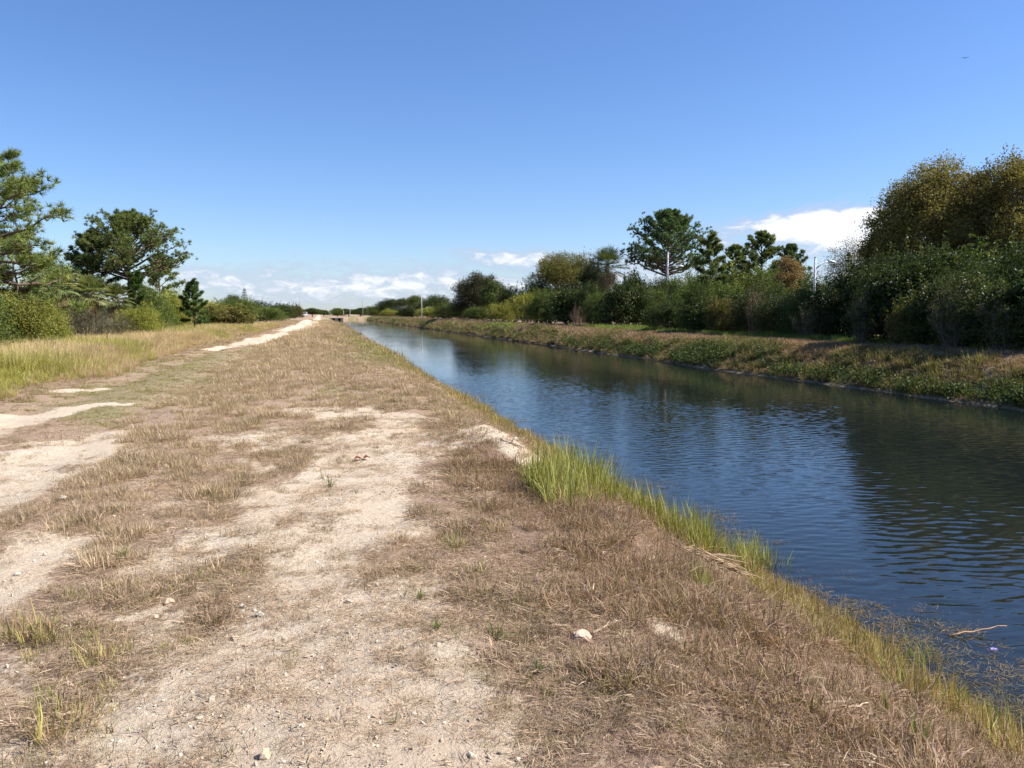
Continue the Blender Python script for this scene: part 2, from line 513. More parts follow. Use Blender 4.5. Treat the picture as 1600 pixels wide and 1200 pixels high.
def bush_meshes(seed, R, H, lobes_n, clumps, per, L, W, crad, cols, mat, gap=.38, stem=BARK_C):
    rng = np.random.default_rng(seed)
    lb = rnd_lobes(rng, lobes_n, R, H)
    V, T, c = leaf_cloud(rng, lb, clumps, per, L, W, crad, cols, seed=seed, gap=gap)
    g = Geo(); SC_ = []; SN = []; SCo = []
    for i in range(int(44 + 16 * R)):
        l = lb[rng.integers(0, len(lb))]
        dd = unit(rng.normal(size=3) + np.array([0, 0, .9])); dd[2] = abs(dd[2])
        s0 = np.array(l[:3]) + dd * np.array(l[3:6]) * .85
        ln_ = rng.uniform(.25, 1.15) ** 1.3 * (.55 + .17 * H)
        s1 = s0 + unit(dd * .5 + np.array([0, 0, 1]) + rng.normal(size=3) * .35) * ln_
        nl = int(18 + 22 * rng.random()); u = rng.random(nl)[:, None]
        SC_.append(s0 + (s1 - s0) * u + rng.normal(size=(nl, 3)) * .07); SN.append(rng.normal(size=(nl, 3)) * .7 + np.array([0, 0, .7]))
        SCo.append(palette(rng, 1, cols) * rng.uniform(.8, 1.5) * rng.uniform(.85, 1.15, (nl, 1)))
    SC_ = np.concatenate(SC_); n_ = len(SC_)
    V, T, c = join((V, T, c), leaves(rng, SC_, np.concatenate(SN), rng.uniform(.8, 1.5, n_) * L, rng.uniform(.8, 1.3, n_) * W, np.concatenate(SCo)))
    fol = mesh_np('foliage', V, T, mat, c)
    for l in lb:
        b = np.array([l[0] * .25, l[1] * .25, 0]) + rng.normal(size=3) * np.array([.1, .1, 0])
        g.tube(wander(rng, b, l[:3], 5, .08), np.linspace(.05, .015, 5), 5, stem)
        for j in range(3):
            e = np.array(l[:3]) + unit(rng.normal(size=3)) * np.array(l[3:6]) * .8
            e[2] = max(e[2], .1)
            g.tube(wander(rng, np.array(l[:3]) * np.array([.8, .8, .7]), e, 4, .05), np.linspace(.02, .006, 4), 4, stem)
    return [('foliage', fol), ('stems', g.mesh('stems', MAT_BARK))]


def broad_tree(seed, H, R, zc, cols, mat, clumps=900, per=16, L=.14, W=.06, crad=.22, gap=.42, trunk_r=.16, flat=.75, lobes_n=14, lean=0, bark=BARK_C, twigs=True, srange=(.30, .46), inner=.45):
    """trunk forks into limbs, each limb carries a lobe of leaves"""
    rng = np.random.default_rng(seed)
    g = Geo(); lb = []
    fork = np.array([lean * .3, 0, H * .28])
    g.tube(wander(rng, (0, 0, -.1), fork, 5, .04), np.linspace(trunk_r * 1.25, trunk_r * .85, 5), 8, bark)
    for i in range(lobes_n):
        a = i * 2.399 + rng.uniform(-.3, .3)
        q = math.sqrt((i + .4) / lobes_n)
        s = rng.uniform(*srange) * R
        zz = zc + (H - zc) * math.sqrt(max(0, 1 - q * q * .85)) * rng.uniform(.55, 1.0) - s * .6
        if i % 3 == 2: zz = zc - (zc * .25) * rng.random()
        p = np.array([q * (R - s * .6) * math.cos(a) + lean, q * (R - s * .6) * math.sin(a), zz])
        lb.append((*p, s * 1.1, s * 1.1, s * flat))
        path = wander(rng, fork, p, 6, .12); path[2:4, 2] -= .1 * R * .3
        g.tube(path, np.linspace(trunk_r * .55, trunk_r * .12, 6), 6, bark)
        if twigs:
            for j in range(5):
                e = p + unit(rng.normal(size=3)) * s * 1.0
                g.tube(wander(rng, p * .75 + fork * .25 if j < 2 else p, e, 4, .06), np.linspace(trunk_r * .13, .008, 4), 4, bark)
    C_ = []; N_ = []; K_ = []
    for i in range(int(clumps * .09)):
        l = lb[rng.integers(0, len(lb))]
        dd = unit(rng.normal(size=3) + np.array([l[0], l[1], 0]) / R * .9 + np.array([0, 0, .35]))
        s0 = np.array(l[:3]) + dd * np.array(l[3:6]) * .8; s1 = s0 + unit(dd + rng.normal(size=3) * .35) * rng.uniform(.3, 1.0) * R * .22
        nl = int(10 + 16 * rng.random())
        C_.append(s0 + (s1 - s0) * rng.random(nl)[:, None] + rng.normal(size=(nl, 3)) * crad * .55); N_.append(rng.normal(size=(nl, 3)) + np.array([0, 0, .5]))
        K_.append(palette(rng, 1, cols) * rng.uniform(.8, 1.4) * rng.uniform(.85, 1.15, (nl, 1)))
    C_ = np.concatenate(C_); n_ = len(C_)
    V, T, c = leaf_cloud(rng, lb, int(clumps * 1.7), per, L, W, crad * 1.25, cols, zmin=-.9, inner=inner, seed=seed, gap=gap)
    V, T, c = join((V, T, c), leaves(rng, C_, np.concatenate(N_), rng.uniform(.7, 1.4, n_) * L, rng.uniform(.7, 1.3, n_) * W, np.concatenate(K_)))
    return [('trunk', g.mesh('trunk', MAT_BARK)), ('crown', mesh_np('crown', V, T, mat, c))]


DOME = lambda t: .80 + .5 * t if t < .35 else .98 * math.sqrt(max(.03, 1 - ((t - .35) / .68) ** 2.2))


def needle_tufts(rng, C, D, n, L, W, cols):
    """sprays of needles: C centres, D directions"""
    m = len(C)
    c = np.repeat(C, n, 0); d = unit(np.repeat(D, n, 0) * .75 + unit(rng.normal(size=(m * n, 3))))
    s = unit(np.cross(d, rng.normal(size=(m * n, 3))))
    ln = L * rng.uniform(.6, 1.15, (m * n, 1))
    w = W * rng.uniform(.7, 1.2, (m * n, 1))
    V = np.stack([c - s * w * .5, c + s * w * .5, c + d * ln + np.array([0, 0, -.02]) * ln], 1).reshape(-1, 3)
    T = np.arange(m * n * 3).reshape(-1, 3)
    base = palette(rng, m, cols) * rng.uniform(.7, 1.3, (m, 1))
    co = np.repeat(base, n, 0) * rng.uniform(.8, 1.2, (m * n, 1))
    return V, T, np.repeat(co, 3, 0)


PINE_C = [(.12, .17, .045), (.17, .215, .055), (.25, .26, .07), (.08, .125, .04)]
PINE_BARK = (.13, .088, .066)


def pine(seed, H, spread, hb, limbs=24, tr=.17, sub=5, tuft_n=26, L=.30, W=.035, prof=None, cols=PINE_C, top_lean=0, droop=.0, upr=1.0, tscale=1.0, env=None):
    rng = np.random.default_rng(seed)
    g = Geo(); C = []; D = []
    n = 10
    hh = np.linspace(-.1, H * .95, n)
    tp = np.stack([top_lean * (hh / H) ** 2 + rng.normal(size=n).cumsum() * .05, rng.normal(size=n).cumsum() * .05, hh], 1)
    g.tube(tp, tr * (1 - .82 * np.linspace(0, 1, n)) , 8, PINE_BARK)
    prof = prof or (lambda t: .72 + .5 * t if t < .4 else .92 * math.sqrt(max(0.02, 1 - ((t - .4) / .66) ** 2)))
    for i in range(limbs):
        t = (i + rng.uniform(0, .8)) / limbs
        z = hb + (H * .96 - hb) * t
        o = np.array([np.interp(z, hh, tp[:, 0]), np.interp(z, hh, tp[:, 1]), z])
        a = i * 2.399 + rng.uniform(-.45, .45)
        ln = spread * prof(t) * rng.uniform(.72, 1.12)
        el = rad((14 if env else -6) + (56 if env else 62) * t ** 1.2 * upr) + rng.uniform(-.12, .12) - droop
        dr = np.array([math.cos(a) * math.cos(el), math.sin(a) * math.cos(el), math.sin(el)])
        if env:                                       # limbs end on a rounded crown: (centre height fraction, lumpiness)
            zc = hb + (H - hb) * env[0]
            dn = H - zc if dr[2] + (o[2] - zc) * .5 > 0 else max(zc - hb, .3) * 1.15
            S3 = np.array([spread, spread, dn]); p_ = (o - np.array([0, 0, zc])) / S3; d_ = dr / S3
            A_ = d_ @ d_; B_ = p_ @ d_; C_ = p_ @ p_ - 1
            ln = max(.25, (-B_ + math.sqrt(max(B_ * B_ - A_ * C_, 0))) / A_) * rng.uniform(1 - env[1], 1.0) * .93
        k = 6
        q = np.linspace(0, 1, k)[:, None]
        bend = (q ** 2) * ln * (rng.uniform(.0, .06) if env else rng.uniform(.05, .22))
        side = np.array([-math.sin(a), math.cos(a), 0]) * ln * rng.uniform(-.18, .18)
        path = o + dr * ln * q + np.array([0, 0, 1]) * bend + side * q * (1 - q) * 2 + rng.normal(size=(k, 3)) * .04 * ln * q
        r0 = tr * .42 * (1 - .6 * t) * (ln / spread + .25)
        g.tube(path, np.linspace(r0, r0 * .25, k), 6, PINE_BARK)
        sub_n = sub + 2
        for j in range(sub_n):
            u = .34 + .66 * (j + rng.random()) / sub_n
            b = np.array([np.interp(u, q[:, 0], path[:, m]) for m in range(3)])
            az = a + rng.choice([-1, 1]) * rng.uniform(.35, 1.3)
            e2 = el * .4 + rng.uniform(.05, .5 if env else .75)
            d2 = np.array([math.cos(az) * math.cos(e2), math.sin(az) * math.cos(e2), math.sin(e2)])
            l2 = ln * rng.uniform(.16, .30) if env else ln * rng.uniform(.18, .36)
            pp = wander(rng, b, b + d2 * l2, 4, .03 * l2)
            g.tube(pp, np.linspace(r0 * .32, .012, 4), 5, PINE_BARK)
            for m in range(7):
                uu = .3 + .75 * (m + rng.random()) / 7
                c0 = b + d2 * l2 * uu + rng.normal(size=3) * l2 * .24 * np.array([1, 1, .6])
                C.append(c0); D.append(d2 * .5 + np.array([0, 0, .6]) + rng.normal(size=3) * .3)
        for m in range(3):
            C.append(path[-1] + rng.normal(size=3) * ln * .06); D.append(dr * .5 + np.array([0, 0, .7]))
    V, T, c = needle_tufts(rng, np.array(C), np.array(D), tuft_n, L * tscale, W, cols)
    return [('trunk', g.mesh('trunk', MAT_BARK)), ('crown', mesh_np('crown', V, T, MAT_NEEDLE, c))]


def palm(seed, H, R, fr=34, trunk_r=.17, cols=((.19, .22, .085), (.13, .17, .06), (.26, .26, .11))):
    rng = np.random.default_rng(seed)
    g = Geo()
    n = 9; hh = np.linspace(-.1, H, n)
    tp = np.stack([rng.normal(size=n).cumsum() * .02, rng.normal(size=n).cumsum() * .02, hh], 1)
    g.tube(tp, np.full(n, trunk_r) * np.linspace(1.1, .9, n), 9, (.20, .16, .12))
    for i in range(int(H * 12)):                       # old leaf bases
        z = rng.uniform(H * .5, H); a = rng.uniform(0, 6.28)
        b = np.array([math.cos(a) * trunk_r * .85, math.sin(a) * trunk_r * .85, z])
        g.tube([b, b + np.array([math.cos(a) * .14, math.sin(a) * .14, .2])], [.04, .02], 4, (.24, .18, .12))
    def frond(el, a, ln, pet, col, hang=.22):
        d = np.array([math.cos(a) * math.cos(el), math.sin(a) * math.cos(el), math.sin(el)])
        o = tp[-1] + d * .1
        p1 = o + d * pet * .6; p2 = o + d * pet + np.array([0, 0, -.12 * pet])
        f.tube([o, p1, p2], [.022, .018, .014], 4, np.array(col) * 1.1, cap=False)
        side = unit(np.cross(d, np.array([0, 0, 1.]))); upn = np.cross(side, d)
        k = 26
        for j in range(k):
            th = rad(-125 + 250 * (j + .5) / k)
            dd = d * math.cos(th) + side * math.sin(th) * .95 + upn * (.18 * abs(math.sin(th)))
            l = ln * (1 - .25 * abs(th) / 2.2) * rng.uniform(.85, 1.1)
            w = .055
            s2 = unit(np.cross(dd, upn + rng.normal(size=3) * .3))
            m_ = p2 + dd * l * .55; t_ = p2 + dd * l + np.array([0, 0, -hang * l * rng.uniform(.5, 1.2)])
            f.add([p2, m_ + s2 * w * .5, m_ - s2 * w * .5, t_], None, [(0, 1, 2), (1, 3, 2)], np.array(col) * rng.uniform(.8, 1.2))
    f = Geo()
    for i in range(fr):
        u = (i + .5) / fr
        el = rad(80 - 112 * u) + rng.uniform(-.12, .12)
        frond(el, i * 2.399, R * .58 * rng.uniform(.85, 1.1), R * .5 * rng.uniform(.8, 1.15), palette(rng, 1, cols)[0])
    crown = f.mesh('crown', MAT_DULL, False)
    f = Geo()
    for i in range(9):
        frond(rad(-45 - 30 * rng.random()), rng.uniform(0, 6.28), R * .5, R * .4, (.22, .15, .08), .6)
    dead = f.mesh('dead_fronds', MAT_DULL, False)
    return [('trunk', g.mesh('trunk', MAT_BARK)), ('crown', crown), ('dead_fronds', dead)]


def whorl_conifer(seed, H, R):
    rng = np.random.default_rng(seed)
    g = Geo(); C = []; D = []
    g.tube(wander(rng, (0, 0, -.1), (0, 0, H), 8, .03), np.linspace(.12, .015, 8), 7, BARK_C)
    nl = 17
    for i in range(nl):
        z = H * (.14 + .84 * i / nl); r = R * (1 - .8 * i / nl) * rng.uniform(.8, 1.1)
        for j in range(6):
            a = j * math.pi / 3 + i * .4 + rng.uniform(-.15, .15)
            e = np.array([math.cos(a) * r, math.sin(a) * r, z + r * .12])
            g.tube([(0, 0, z), e * .5 + np.array([0, 0, z * .5 - .03]), e], [.03, .02, .01], 4, BARK_C)
            for m in range(5):
                u = .25 + .75 * m / 4
                C.append(np.array([e[0] * u, e[1] * u, z + r * .12 * u])); D.append(np.array([math.cos(a), math.sin(a), .5]))
    V, T, c = needle_tufts(rng, np.array(C), np.array(D), 14, .2, .05, [(.05, .07, .04), (.07, .09, .05)])
    return [('trunk', g.mesh('trunk', MAT_BARK)), ('crown', mesh_np('crown', V, T, MAT_NEEDLE, c))]


def twig_bush(seed, R, H, cols, leaf_cols, leafs=900):
    """thin grey twiggy shrub with sparse leaves"""
    rng = np.random.default_rng(seed)
    g = Geo(); tips = []
    for i in range(42):
        a = rng.uniform(0, 6.28); q = math.sqrt(rng.random()) * R
        e = np.array([math.cos(a) * q, math.sin(a) * q, H * (1 - .45 * (q / R) ** 2) * rng.uniform(.65, 1.0)])
        b = np.array([math.cos(a) * q * .3, math.sin(a) * q * .3, 0])
        p = wander(rng, b, e, 6, .12)
        co = palette(rng, 1, cols)[0]
        g.tube(p, np.linspace(.028, .008, 6), 4, co, cap=False)
        for j in range(8):
            u = rng.integers(2, 6); s = p[u]
            t = s + unit(rng.normal(size=3) + np.array([0, 0, .5])) * rng.uniform(.25, .6) * R * .4
            g.tube(wander(rng, s, t, 3, .05), [.012, .009, .006], 3, co, cap=False); tips.append(t); tips.append((s + t) / 2)
    tips = np.array(tips)
    k = rng.integers(0, len(tips), leafs)
    C = tips[k] + rng.normal(size=(leafs, 3)) * .12
    V, T, c = leaves(rng, C, rng.normal(size=(leafs, 3)) + np.array([0, 0, .4]), rng.uniform(.06, .13, leafs), rng.uniform(.03, .05, leafs), palette(rng, leafs, leaf_cols))
    return [('stems', g.mesh('stems', MAT_BARK)), ('foliage', mesh_np('foliage', V, T, MAT_DULL, c))]


_PROTO = {}


def place(name, cat, label, parts, loc, rz=0, scale=(1, 1, 1), group=None):
    """a thing: an Empty at its base carrying its parts; parts may share mesh data with other things"""
    r = empty(name, loc, rz, scale)
    tag(r, label, cat, group)
    for pn, me in parts:
        link(pn, me, r)
    return r


# ------------------------------------------------------------------ scatter (grass and other stuff only)
def blades(rng, n, hmin, hmax, rad_, lean, w, cols, flat=False, curve=.5):
    a = rng.uniform(0, 6.28, n); q = np.sqrt(rng.random(n)) * rad_
    b = np.stack([np.cos(a) * q, np.sin(a) * q, np.full(n, -.01)], 1)
    h = rng.uniform(hmin, hmax, n)
    az = a + rng.normal(size=n) * 1.0
    if flat:
        ti = rng.uniform(1.15, 1.52, n); b[:, 2] = rng.uniform(.0, .018, n)
    else:
        ti = np.abs(rng.normal(size=n)) * lean
    d = np.stack([np.cos(az) * np.sin(ti), np.sin(az) * np.sin(ti), np.cos(ti)], 1)
    ti2 = np.minimum(ti + curve * rng.random(n), 1.75)
    d2 = np.stack([np.cos(az) * np.sin(ti2), np.sin(az) * np.sin(ti2), np.cos(ti2)], 1)
    s = unit(np.stack([-np.sin(az), np.cos(az), np.zeros(n)], 1) + rng.normal(size=(n, 3)) * .4)
    ww = (w * rng.uniform(.6, 1.3, n))[:, None]; hh = h[:, None]
    m = b + d * hh * .55; t = m + d2 * hh * .5
    V = np.stack([b - s * ww * .5, b + s * ww * .5, m - s * ww * .4, m + s * ww * .4, t], 1).reshape(-1, 3)
    i = np.arange(n)[:, None] * 5
    T = np.concatenate([i + np.array([[0, 1, 3]]), i + np.array([[0, 3, 2]]), i + np.array([[2, 3, 4]])])
    c = palette(rng, n, cols) * rng.uniform(.75, 1.25, (n, 1))
    return V, T, np.repeat(c, 5, 0)


def join(*parts):
    V = []; T = []; C = []; n = 0
    for v, t, c in parts:
        V.append(v); T.append(t + n); C.append(c); n += len(v)
    return np.concatenate(V), np.concatenate(T), np.concatenate(C)


def proto_set(name, meshes):
    c = bpy.data.collections.new(name)
    for i, me in enumerate(meshes):
        o = bpy.data.objects.new('%s_%02d' % (name, i), me); c.objects.link(o)
    return c


def scatter(name, label, P, rot, scl, idx, coll, kind='stuff', cat=None):
    me = mesh_np(name, P, [])
    for k, v, t in (('rot', rot, 'FLOAT_VECTOR'), ('scl', scl, 'FLOAT_VECTOR')):
        a = me.attributes.new(k, t, 'POINT'); a.data.foreach_set('vector', np.asarray(v, np.float32).ravel())
    a = me.attributes.new('idx', 'INT', 'POINT'); a.data.foreach_set('value', np.asarray(idx, np.int32))
    o = link(name, me); tag(o, label, cat, kind=kind)
    ng = bpy.data.node_groups.new(name + '_scatter', 'GeometryNodeTree')
    ng.interface.new_socket('Geometry', in_out='INPUT', socket_type='NodeSocketGeometry')
    ng.interface.new_socket('Geometry', in_out='OUTPUT', socket_type='NodeSocketGeometry')
    gi = ng.nodes.new('NodeGroupInput'); go = ng.nodes.new('NodeGroupOutput')
    ip = ng.nodes.new('GeometryNodeInstanceOnPoints')
    ci = ng.nodes.new('GeometryNodeCollectionInfo')
    ci.inputs['Collection'].default_value = coll; ci.inputs['Separate Children'].default_value = True; ci.inputs['Reset Children'].default_value = True
    def na(n, t):
        x = ng.nodes.new('GeometryNodeInputNamedAttribute'); x.data_type = t; x.inputs['Name'].default_value = n
        return x.outputs['Attribute']
    L = ng.links.new
    L(gi.outputs[0], ip.inputs['Points']); L(ci.outputs[0], ip.inputs['Instance'])
    ip.inputs['Pick Instance'].default_value = True
    L(na('idx', 'INT'), ip.inputs['Instance Index']); L(na('rot', 'FLOAT_VECTOR'), ip.inputs['Rotation']); L(na('scl', 'FLOAT_VECTOR'), ip.inputs['Scale'])
    L(ip.outputs[0], go.inputs[0])
    md = o.modifiers.new('scatter', 'NODES'); md.node_group = ng
    return o


DRY = [(.46, .35, .24), (.34, .255, .175), (.58, .46, .33), (.24, .17, .115), (.40, .285, .20)]
TAN = [(.47, .36, .235), (.38, .285, .18), (.31, .26, .14), (.54, .42, .295), (.33, .22, .15)]
DRYP = [(.40, .285, .19), (.29, .20, .135), (.50, .38, .265), (.19, .13, .09)]
SLOPE = [(.36, .23, .152), (.26, .166, .115), (.46, .32, .222), (.155, .10, .073), (.32, .245, .12)]
OLIVE = [(.25, .24, .07), (.34, .30, .12), (.17, .19, .05), (.42, .34, .18)]
GREEN = [(.13, .20, .035), (.20, .27, .05), (.09, .14, .03), (.30, .30, .08)]
LIME = [(.20, .27, .045), (.31, .34, .07), (.12, .18, .03), (.40, .35, .11), (.36, .27, .14)]


def in_view(X, Y, Z, mx=60, my=60):
    """keep what the camera, or a camera a step aside, can see"""
    d = np.stack([X - CAM.x, Y - CAM.y, Z - CAM.z], 1)
    w = d @ np.array(_F); u = d @ np.array(_R); v = d @ np.array(_U)
    px = 800 + F_PX * u / np.maximum(w, .1); py = 600 - F_PX * v / np.maximum(w, .1)
    return (w > .3) & (px > -mx - 250) & (px < 1600 + mx + 250) & (py < 1200 + my + 150)


def build_grass():
    rng = np.random.default_rng(11)
    mk = lambda *p: mesh_np('tuft', *((lambda j: (j[0], j[1], MAT_GRASS, j[2]))(join(*p))))
    # 0-3 short dry, 4-5 dry pinkish taller, 6-7 flat litter, 8-9 olive, 10 green sprig, 11 wispy straw
    S = []
    for i in range(4):
        S.append(mk(blades(rng, 26, .012, .05, .07, .8, .0036, DRY), blades(rng, 18, .03, .09, .08, 1, .0036, DRYP, True)))
    for i in range(2):
        S.append(mk(blades(rng, 32, .025, .085, .06, .6, .0036, DRYP), blades(rng, 14, .03, .09, .08, 1, .0036, DRYP, True)))
    for i in range(2):
        S.append(mk(blades(rng, 34, .03, .11, .10, 1, .0036, DRYP if i else DRY, True)))
    for i in range(2):
        S.append(mk(blades(rng, 24, .02, .075, .05, .6, .0042, OLIVE), blades(rng, 14, .02, .07, .07, .9, .0036, DRY)))
    S.append(mk(blades(rng, 10, .02, .07, .03, .7, .0058, GREEN)))
    S.append(mk(blades(rng, 7, .08, .22, .05, .5, .003, DRY, False, .9)))
    S.append(mk(blades(rng, 18, .05, .18, .06, .5, .0054, [(.30, .29, .07), (.40, .33, .12), (.20, .22, .05), (.46, .32, .16)]), blades(rng, 14, .05, .15, .07, .7, .0046, [(.48, .33, .18), (.36, .22, .13)])))
    for i in range(2):
        S.append(mk(blades(rng, 34, .03, .11, .07, .55, .0036, TAN), blades(rng, 8, .03, .08, .08, 1, .0036, DRY, True)))
    for i in range(2):
        S.append(mk(blades(rng, 40, .02, .10, .08, .65, .0036, SLOPE, False, .9), blades(rng, 12, .03, .10, .08, 1, .0036, SLOPE, True), blades(rng, 4, .02, .08, .05, .6, .004, OLIVE)))
    S.append(mk(blades(rng, 60, .02, .09, .08, .75, .0034, [(.17, .13, .06), (.12, .10, .045), (.25, .20, .09), (.10, .07, .045)], False, .9)))
    near = proto_set('short_tuft', S)
    P = []; R_ = []; SC_ = []; I = []

    def zone(x0, x1, y0, y1, dens, smin, smax, dthr, w=1.0):
        n = int((x1 - x0) * (y1 - y0) * dens)
        X = rng.uniform(x0, x1, n); Y = rng.uniform(y0, y1, n)
        sand = sandiness(X, Y); gr = greenness(X, Y)
        den = fbm(X * 1.9, Y * .9, 131, 3)
        clump = fbm(X * 5.5, Y * 3.6, 137, 2)
        dthr2 = dthr - .22 * sstep(.6, 1.8, X) * sstep(14, 10, Y)
        pr = np.clip(1.0 - sand * np.where(X < -1.6, 1.25, 1.0), np.where(X < -1.6, .04, .20), 1) * sstep(dthr2 + .08, dthr2 + .34, den + (clump - .5) * 1.0)
        Z = height(X, Y)
        k = (rng.random(n) < pr) & (Z > WATER_Z - .02) & in_view(X, Y, Z)
        X, Y, Z, sand, gr, den = X[k], Y[k], Z[k], sand[k], gr[k], den[k]
        m = len(X)
        u = rng.random(m); idx = rng.integers(0, 4, m)
        tall = fbm(X * .9, Y * .9, 141, 2)
        idx = np.where(u < .16, rng.integers(6, 8, m), idx)
        idx = np.where((u > .60) & (tall > .46), rng.integers(4, 6, m), idx)
        gn = fbm(X * 1.3, Y * 1.3, 149, 3)
        slope = sstep(1.6, 3.2, X)
        idx = np.where((rng.random(m) < .07 + .45 * gr * (.4 + .6 * sstep(6, 14, Y)) + .22 * sstep(.55, .7, gn) + .18 * slope), rng.integers(8, 10, m), idx)
        idx = np.where((rng.random(m) < .02 + .03 * slope), 10, idx)
        idx = np.where((rng.random(m) < .03), 11, idx)
        dk = (rng.random(m) < .035 * (1 + 2 * (X > .5))) & (Y < 20)
        idx = np.where(dk, 17, idx)
        strip = np.exp(-((X + 1.5) / 1.2) ** 2) * sstep(4.5, 6.5, Y) + .55 * sstep(11, 16, Y) * (X > -3.4) * (X < 3)
        idx = np.where(rng.random(m) < strip * .72, rng.integers(13, 15, m), idx)
        bankside = sstep(.8, 2.0, X) * sstep(13, 9, Y)
        idx = np.where((rng.random(m) < bankside * .8), rng.integers(15, 17, m), idx)
        trk = np.exp(-((X + 4.0) / 1.4) ** 2) * sstep(12, 15, Y) * sstep(46, 34, Y)
        idx = np.where(rng.random(m) < trk * .8, rng.integers(8, 10, m), idx)
        idx = np.where((X > 2.7) & (rng.random(m) < .42 * sstep(2.7, 3.8, X)), rng.integers(8, 10, m), idx)
        lipg = np.exp(-((X - 2.4) / 1.5) ** 2) * sstep(22, 32, Y) * sstep(90, 60, Y) * sstep(.35, .6, fbm(X * .25, Y * .08, 153, 2) + .12)
        idx = np.where(rng.random(m) < lipg * .95, np.where(rng.random(m) < .75, rng.integers(8, 10, m), 10), idx)
        edge = (X > 3.2) | ((X < -.3) & (Y < 4.6))
        idx = np.where(edge & (rng.random(m) < np.where(X < 0, .34 * sstep(-.55, -1.35, X + (fbm(X * 2.5, Y * 2.5, 155, 2) - .5) * .8), .30)), 12, idx)
        idx = np.where((X < -.8) & (Y < 4.5) & (rng.random(m) < .25), rng.integers(8, 10, m), idx)
        s = rng.uniform(smin * .8, smax, m) * (.50 + .72 * sstep(.25, .75, fbm(X * 3.1, Y * 3.1, 139, 3)))
        s = s * np.where(sand > .35, .7, 1.0) * (1 - .45 * np.exp(-((X + 4.0) / 1.4) ** 2) * (Y > 12)) * (1 + .25 * sstep(.8, 2.0, X) * (Y < 12))
        P.append(np.stack([X, Y, Z], 1)); I.append(idx)
        R_.append(np.stack([rng.normal(size=m) * .12, rng.normal(size=m) * .12, rng.uniform(0, 6.28, m)], 1))
        SC_.append(np.stack([s * w, s * w, s], 1))
    def litter(x0, x1, y0, y1, dens, smin, smax):
        n = int((x1 - x0) * (y1 - y0) * dens)
        X = rng.uniform(x0, x1, n); Y = rng.uniform(y0, y1, n); Z = height(X, Y)
        k = (rng.random(n) < sstep(.22, .62, fbm(X * 2.6, Y * 2.6, 151, 3)) * np.where(X < -1.6, .3, 1) * (1 - .45 * sandiness(X, Y)) * (1 - .6 * sstep(1.2, 2.4, X))) & in_view(X, Y, Z)
        X, Y, Z = X[k], Y[k], Z[k]; m = len(X); s = rng.uniform(smin, smax, m)
        P.append(np.stack([X, Y, Z], 1)); I.append(np.where(rng.random(m) < .72, rng.integers(6, 8, m), rng.integers(0, 4, m)))
        R_.append(np.stack([rng.normal(size=m) * .1, rng.normal(size=m) * .1, rng.uniform(0, 6.28, m)], 1)); SC_.append(np.stack([s, s, s], 1))
    zone(-4.5, 5.4, 1.6, 5.5, 430, .75, 1.25, .30)
    zone(-6.5, 5.4, 5.5, 10, 270, .85, 1.4, .28)
    zone(-8, 5.4, 10, 20, 190, .9, 1.55, .24, 1.1)
    litter(-4.5, 3.8, 1.6, 6, 430, .35, .85)
    litter(-6.5, 3.8, 6, 13, 170, .5, 1.0)
    zone(-9, 5.2, 20, 40, 58, 1.3, 2.1, .15, 1.3)
    zone(-9, 5.0, 40, 90, 12, 2.2, 3.6, .10, 1.8)
    zone(-9, 5.0, 90, 200, 3.0, 3.2, 4.8, .05, 2.4)
    scatter('dry_grass', 'short dry tan grass and dead litter covering the near bank', np.concatenate(P), np.concatenate(R_), np.concatenate(SC_), np.concatenate(I), near, cat='grass')

    # tall field grass on the left
    GOLD = [(.62, .46, .26), (.50, .36, .22), (.70, .54, .34), (.40, .27, .18), (.46, .38, .16)]
    S = []
    for i in range(3):
        S.append(mk(blades(rng, 55, .25, .70, .22, .35, .012, GOLD, False, .9), blades(rng, 35, .15, .45, .25, .6, .012, DRYP, False, .9)))
    for i in range(2):
        S.append(mk(blades(rng, 70, .25, .75, .22, .4, .016, [(.30, .30, .06), (.42, .38, .09), (.22, .24, .05), (.48, .40, .16)], False, .9)))
    tall = proto_set('tall_tuft', S)
    n = 60000
    X = rng.uniform(-18, -4.9, n); Y = rng.uniform(9, 120, n) ** 1.0
    Y = 9 + (Y - 9) * rng.random(n) ** .9
    tc = track_c(Y)
    edge = -6.1 + tc + (fbm(Y * .2, Y * 0, 161, 2) - .5) * 2.0
    edge = np.where(Y < 18, edge + .5, edge)
    Z = height(X, Y)
    k = (X < edge) & in_view(X, Y, Z) & (sandiness(X, Y) < .4) & (rng.random(n) < sstep(.15, .4, fbm(X * .8, Y * .8, 163, 2)))
    X, Y, Z, edge = X[k], Y[k], Z[k], edge[k]
    yel = np.exp(-((X + 7.6) / 1.5) ** 2 - ((Y - 20) / 4.5) ** 2) + .06 + .45 * sstep(.58, .7, fbm(X * .35, Y * .2, 171, 2))
    idx = np.where(rng.random(len(X)) < yel, rng.integers(3, 5, len(X)), rng.integers(0, 3, len(X)))
    s = rng.uniform(.55, 1.05, len(X)) * (.40 + .70 * sstep(0, 1.8, edge - X))
    scatter('field_grass', 'tall pinkish dry field grass beside the sandy track', np.stack([X, Y, Z], 1), np.stack([rng.normal(size=len(X)) * .1, rng.normal(size=len(X)) * .1, rng.uniform(0, 6.28, len(X))], 1), np.stack([s, s, s], 1), idx, tall, cat='grass')

    # right bank: brown dry grass above, leafy green weeds near the water
    S = []
    for i in range(3):
        S.append(mk(blades(rng, 60, .08, .26, .25, .6, .020, [(.28, .185, .125), (.36, .25, .165), (.19, .125, .088), (.27, .20, .115)], False, .8), blades(rng, 30, .1, .25, .3, 1, .02, DRYP, True)))
    for i in range(3):
        S.append(mk(blades(rng, 60, .10, .36, .25, .5, .022, [(.135, .145, .045), (.20, .18, .07), (.095, .105, .033), (.27, .20, .11)], False, .8)))
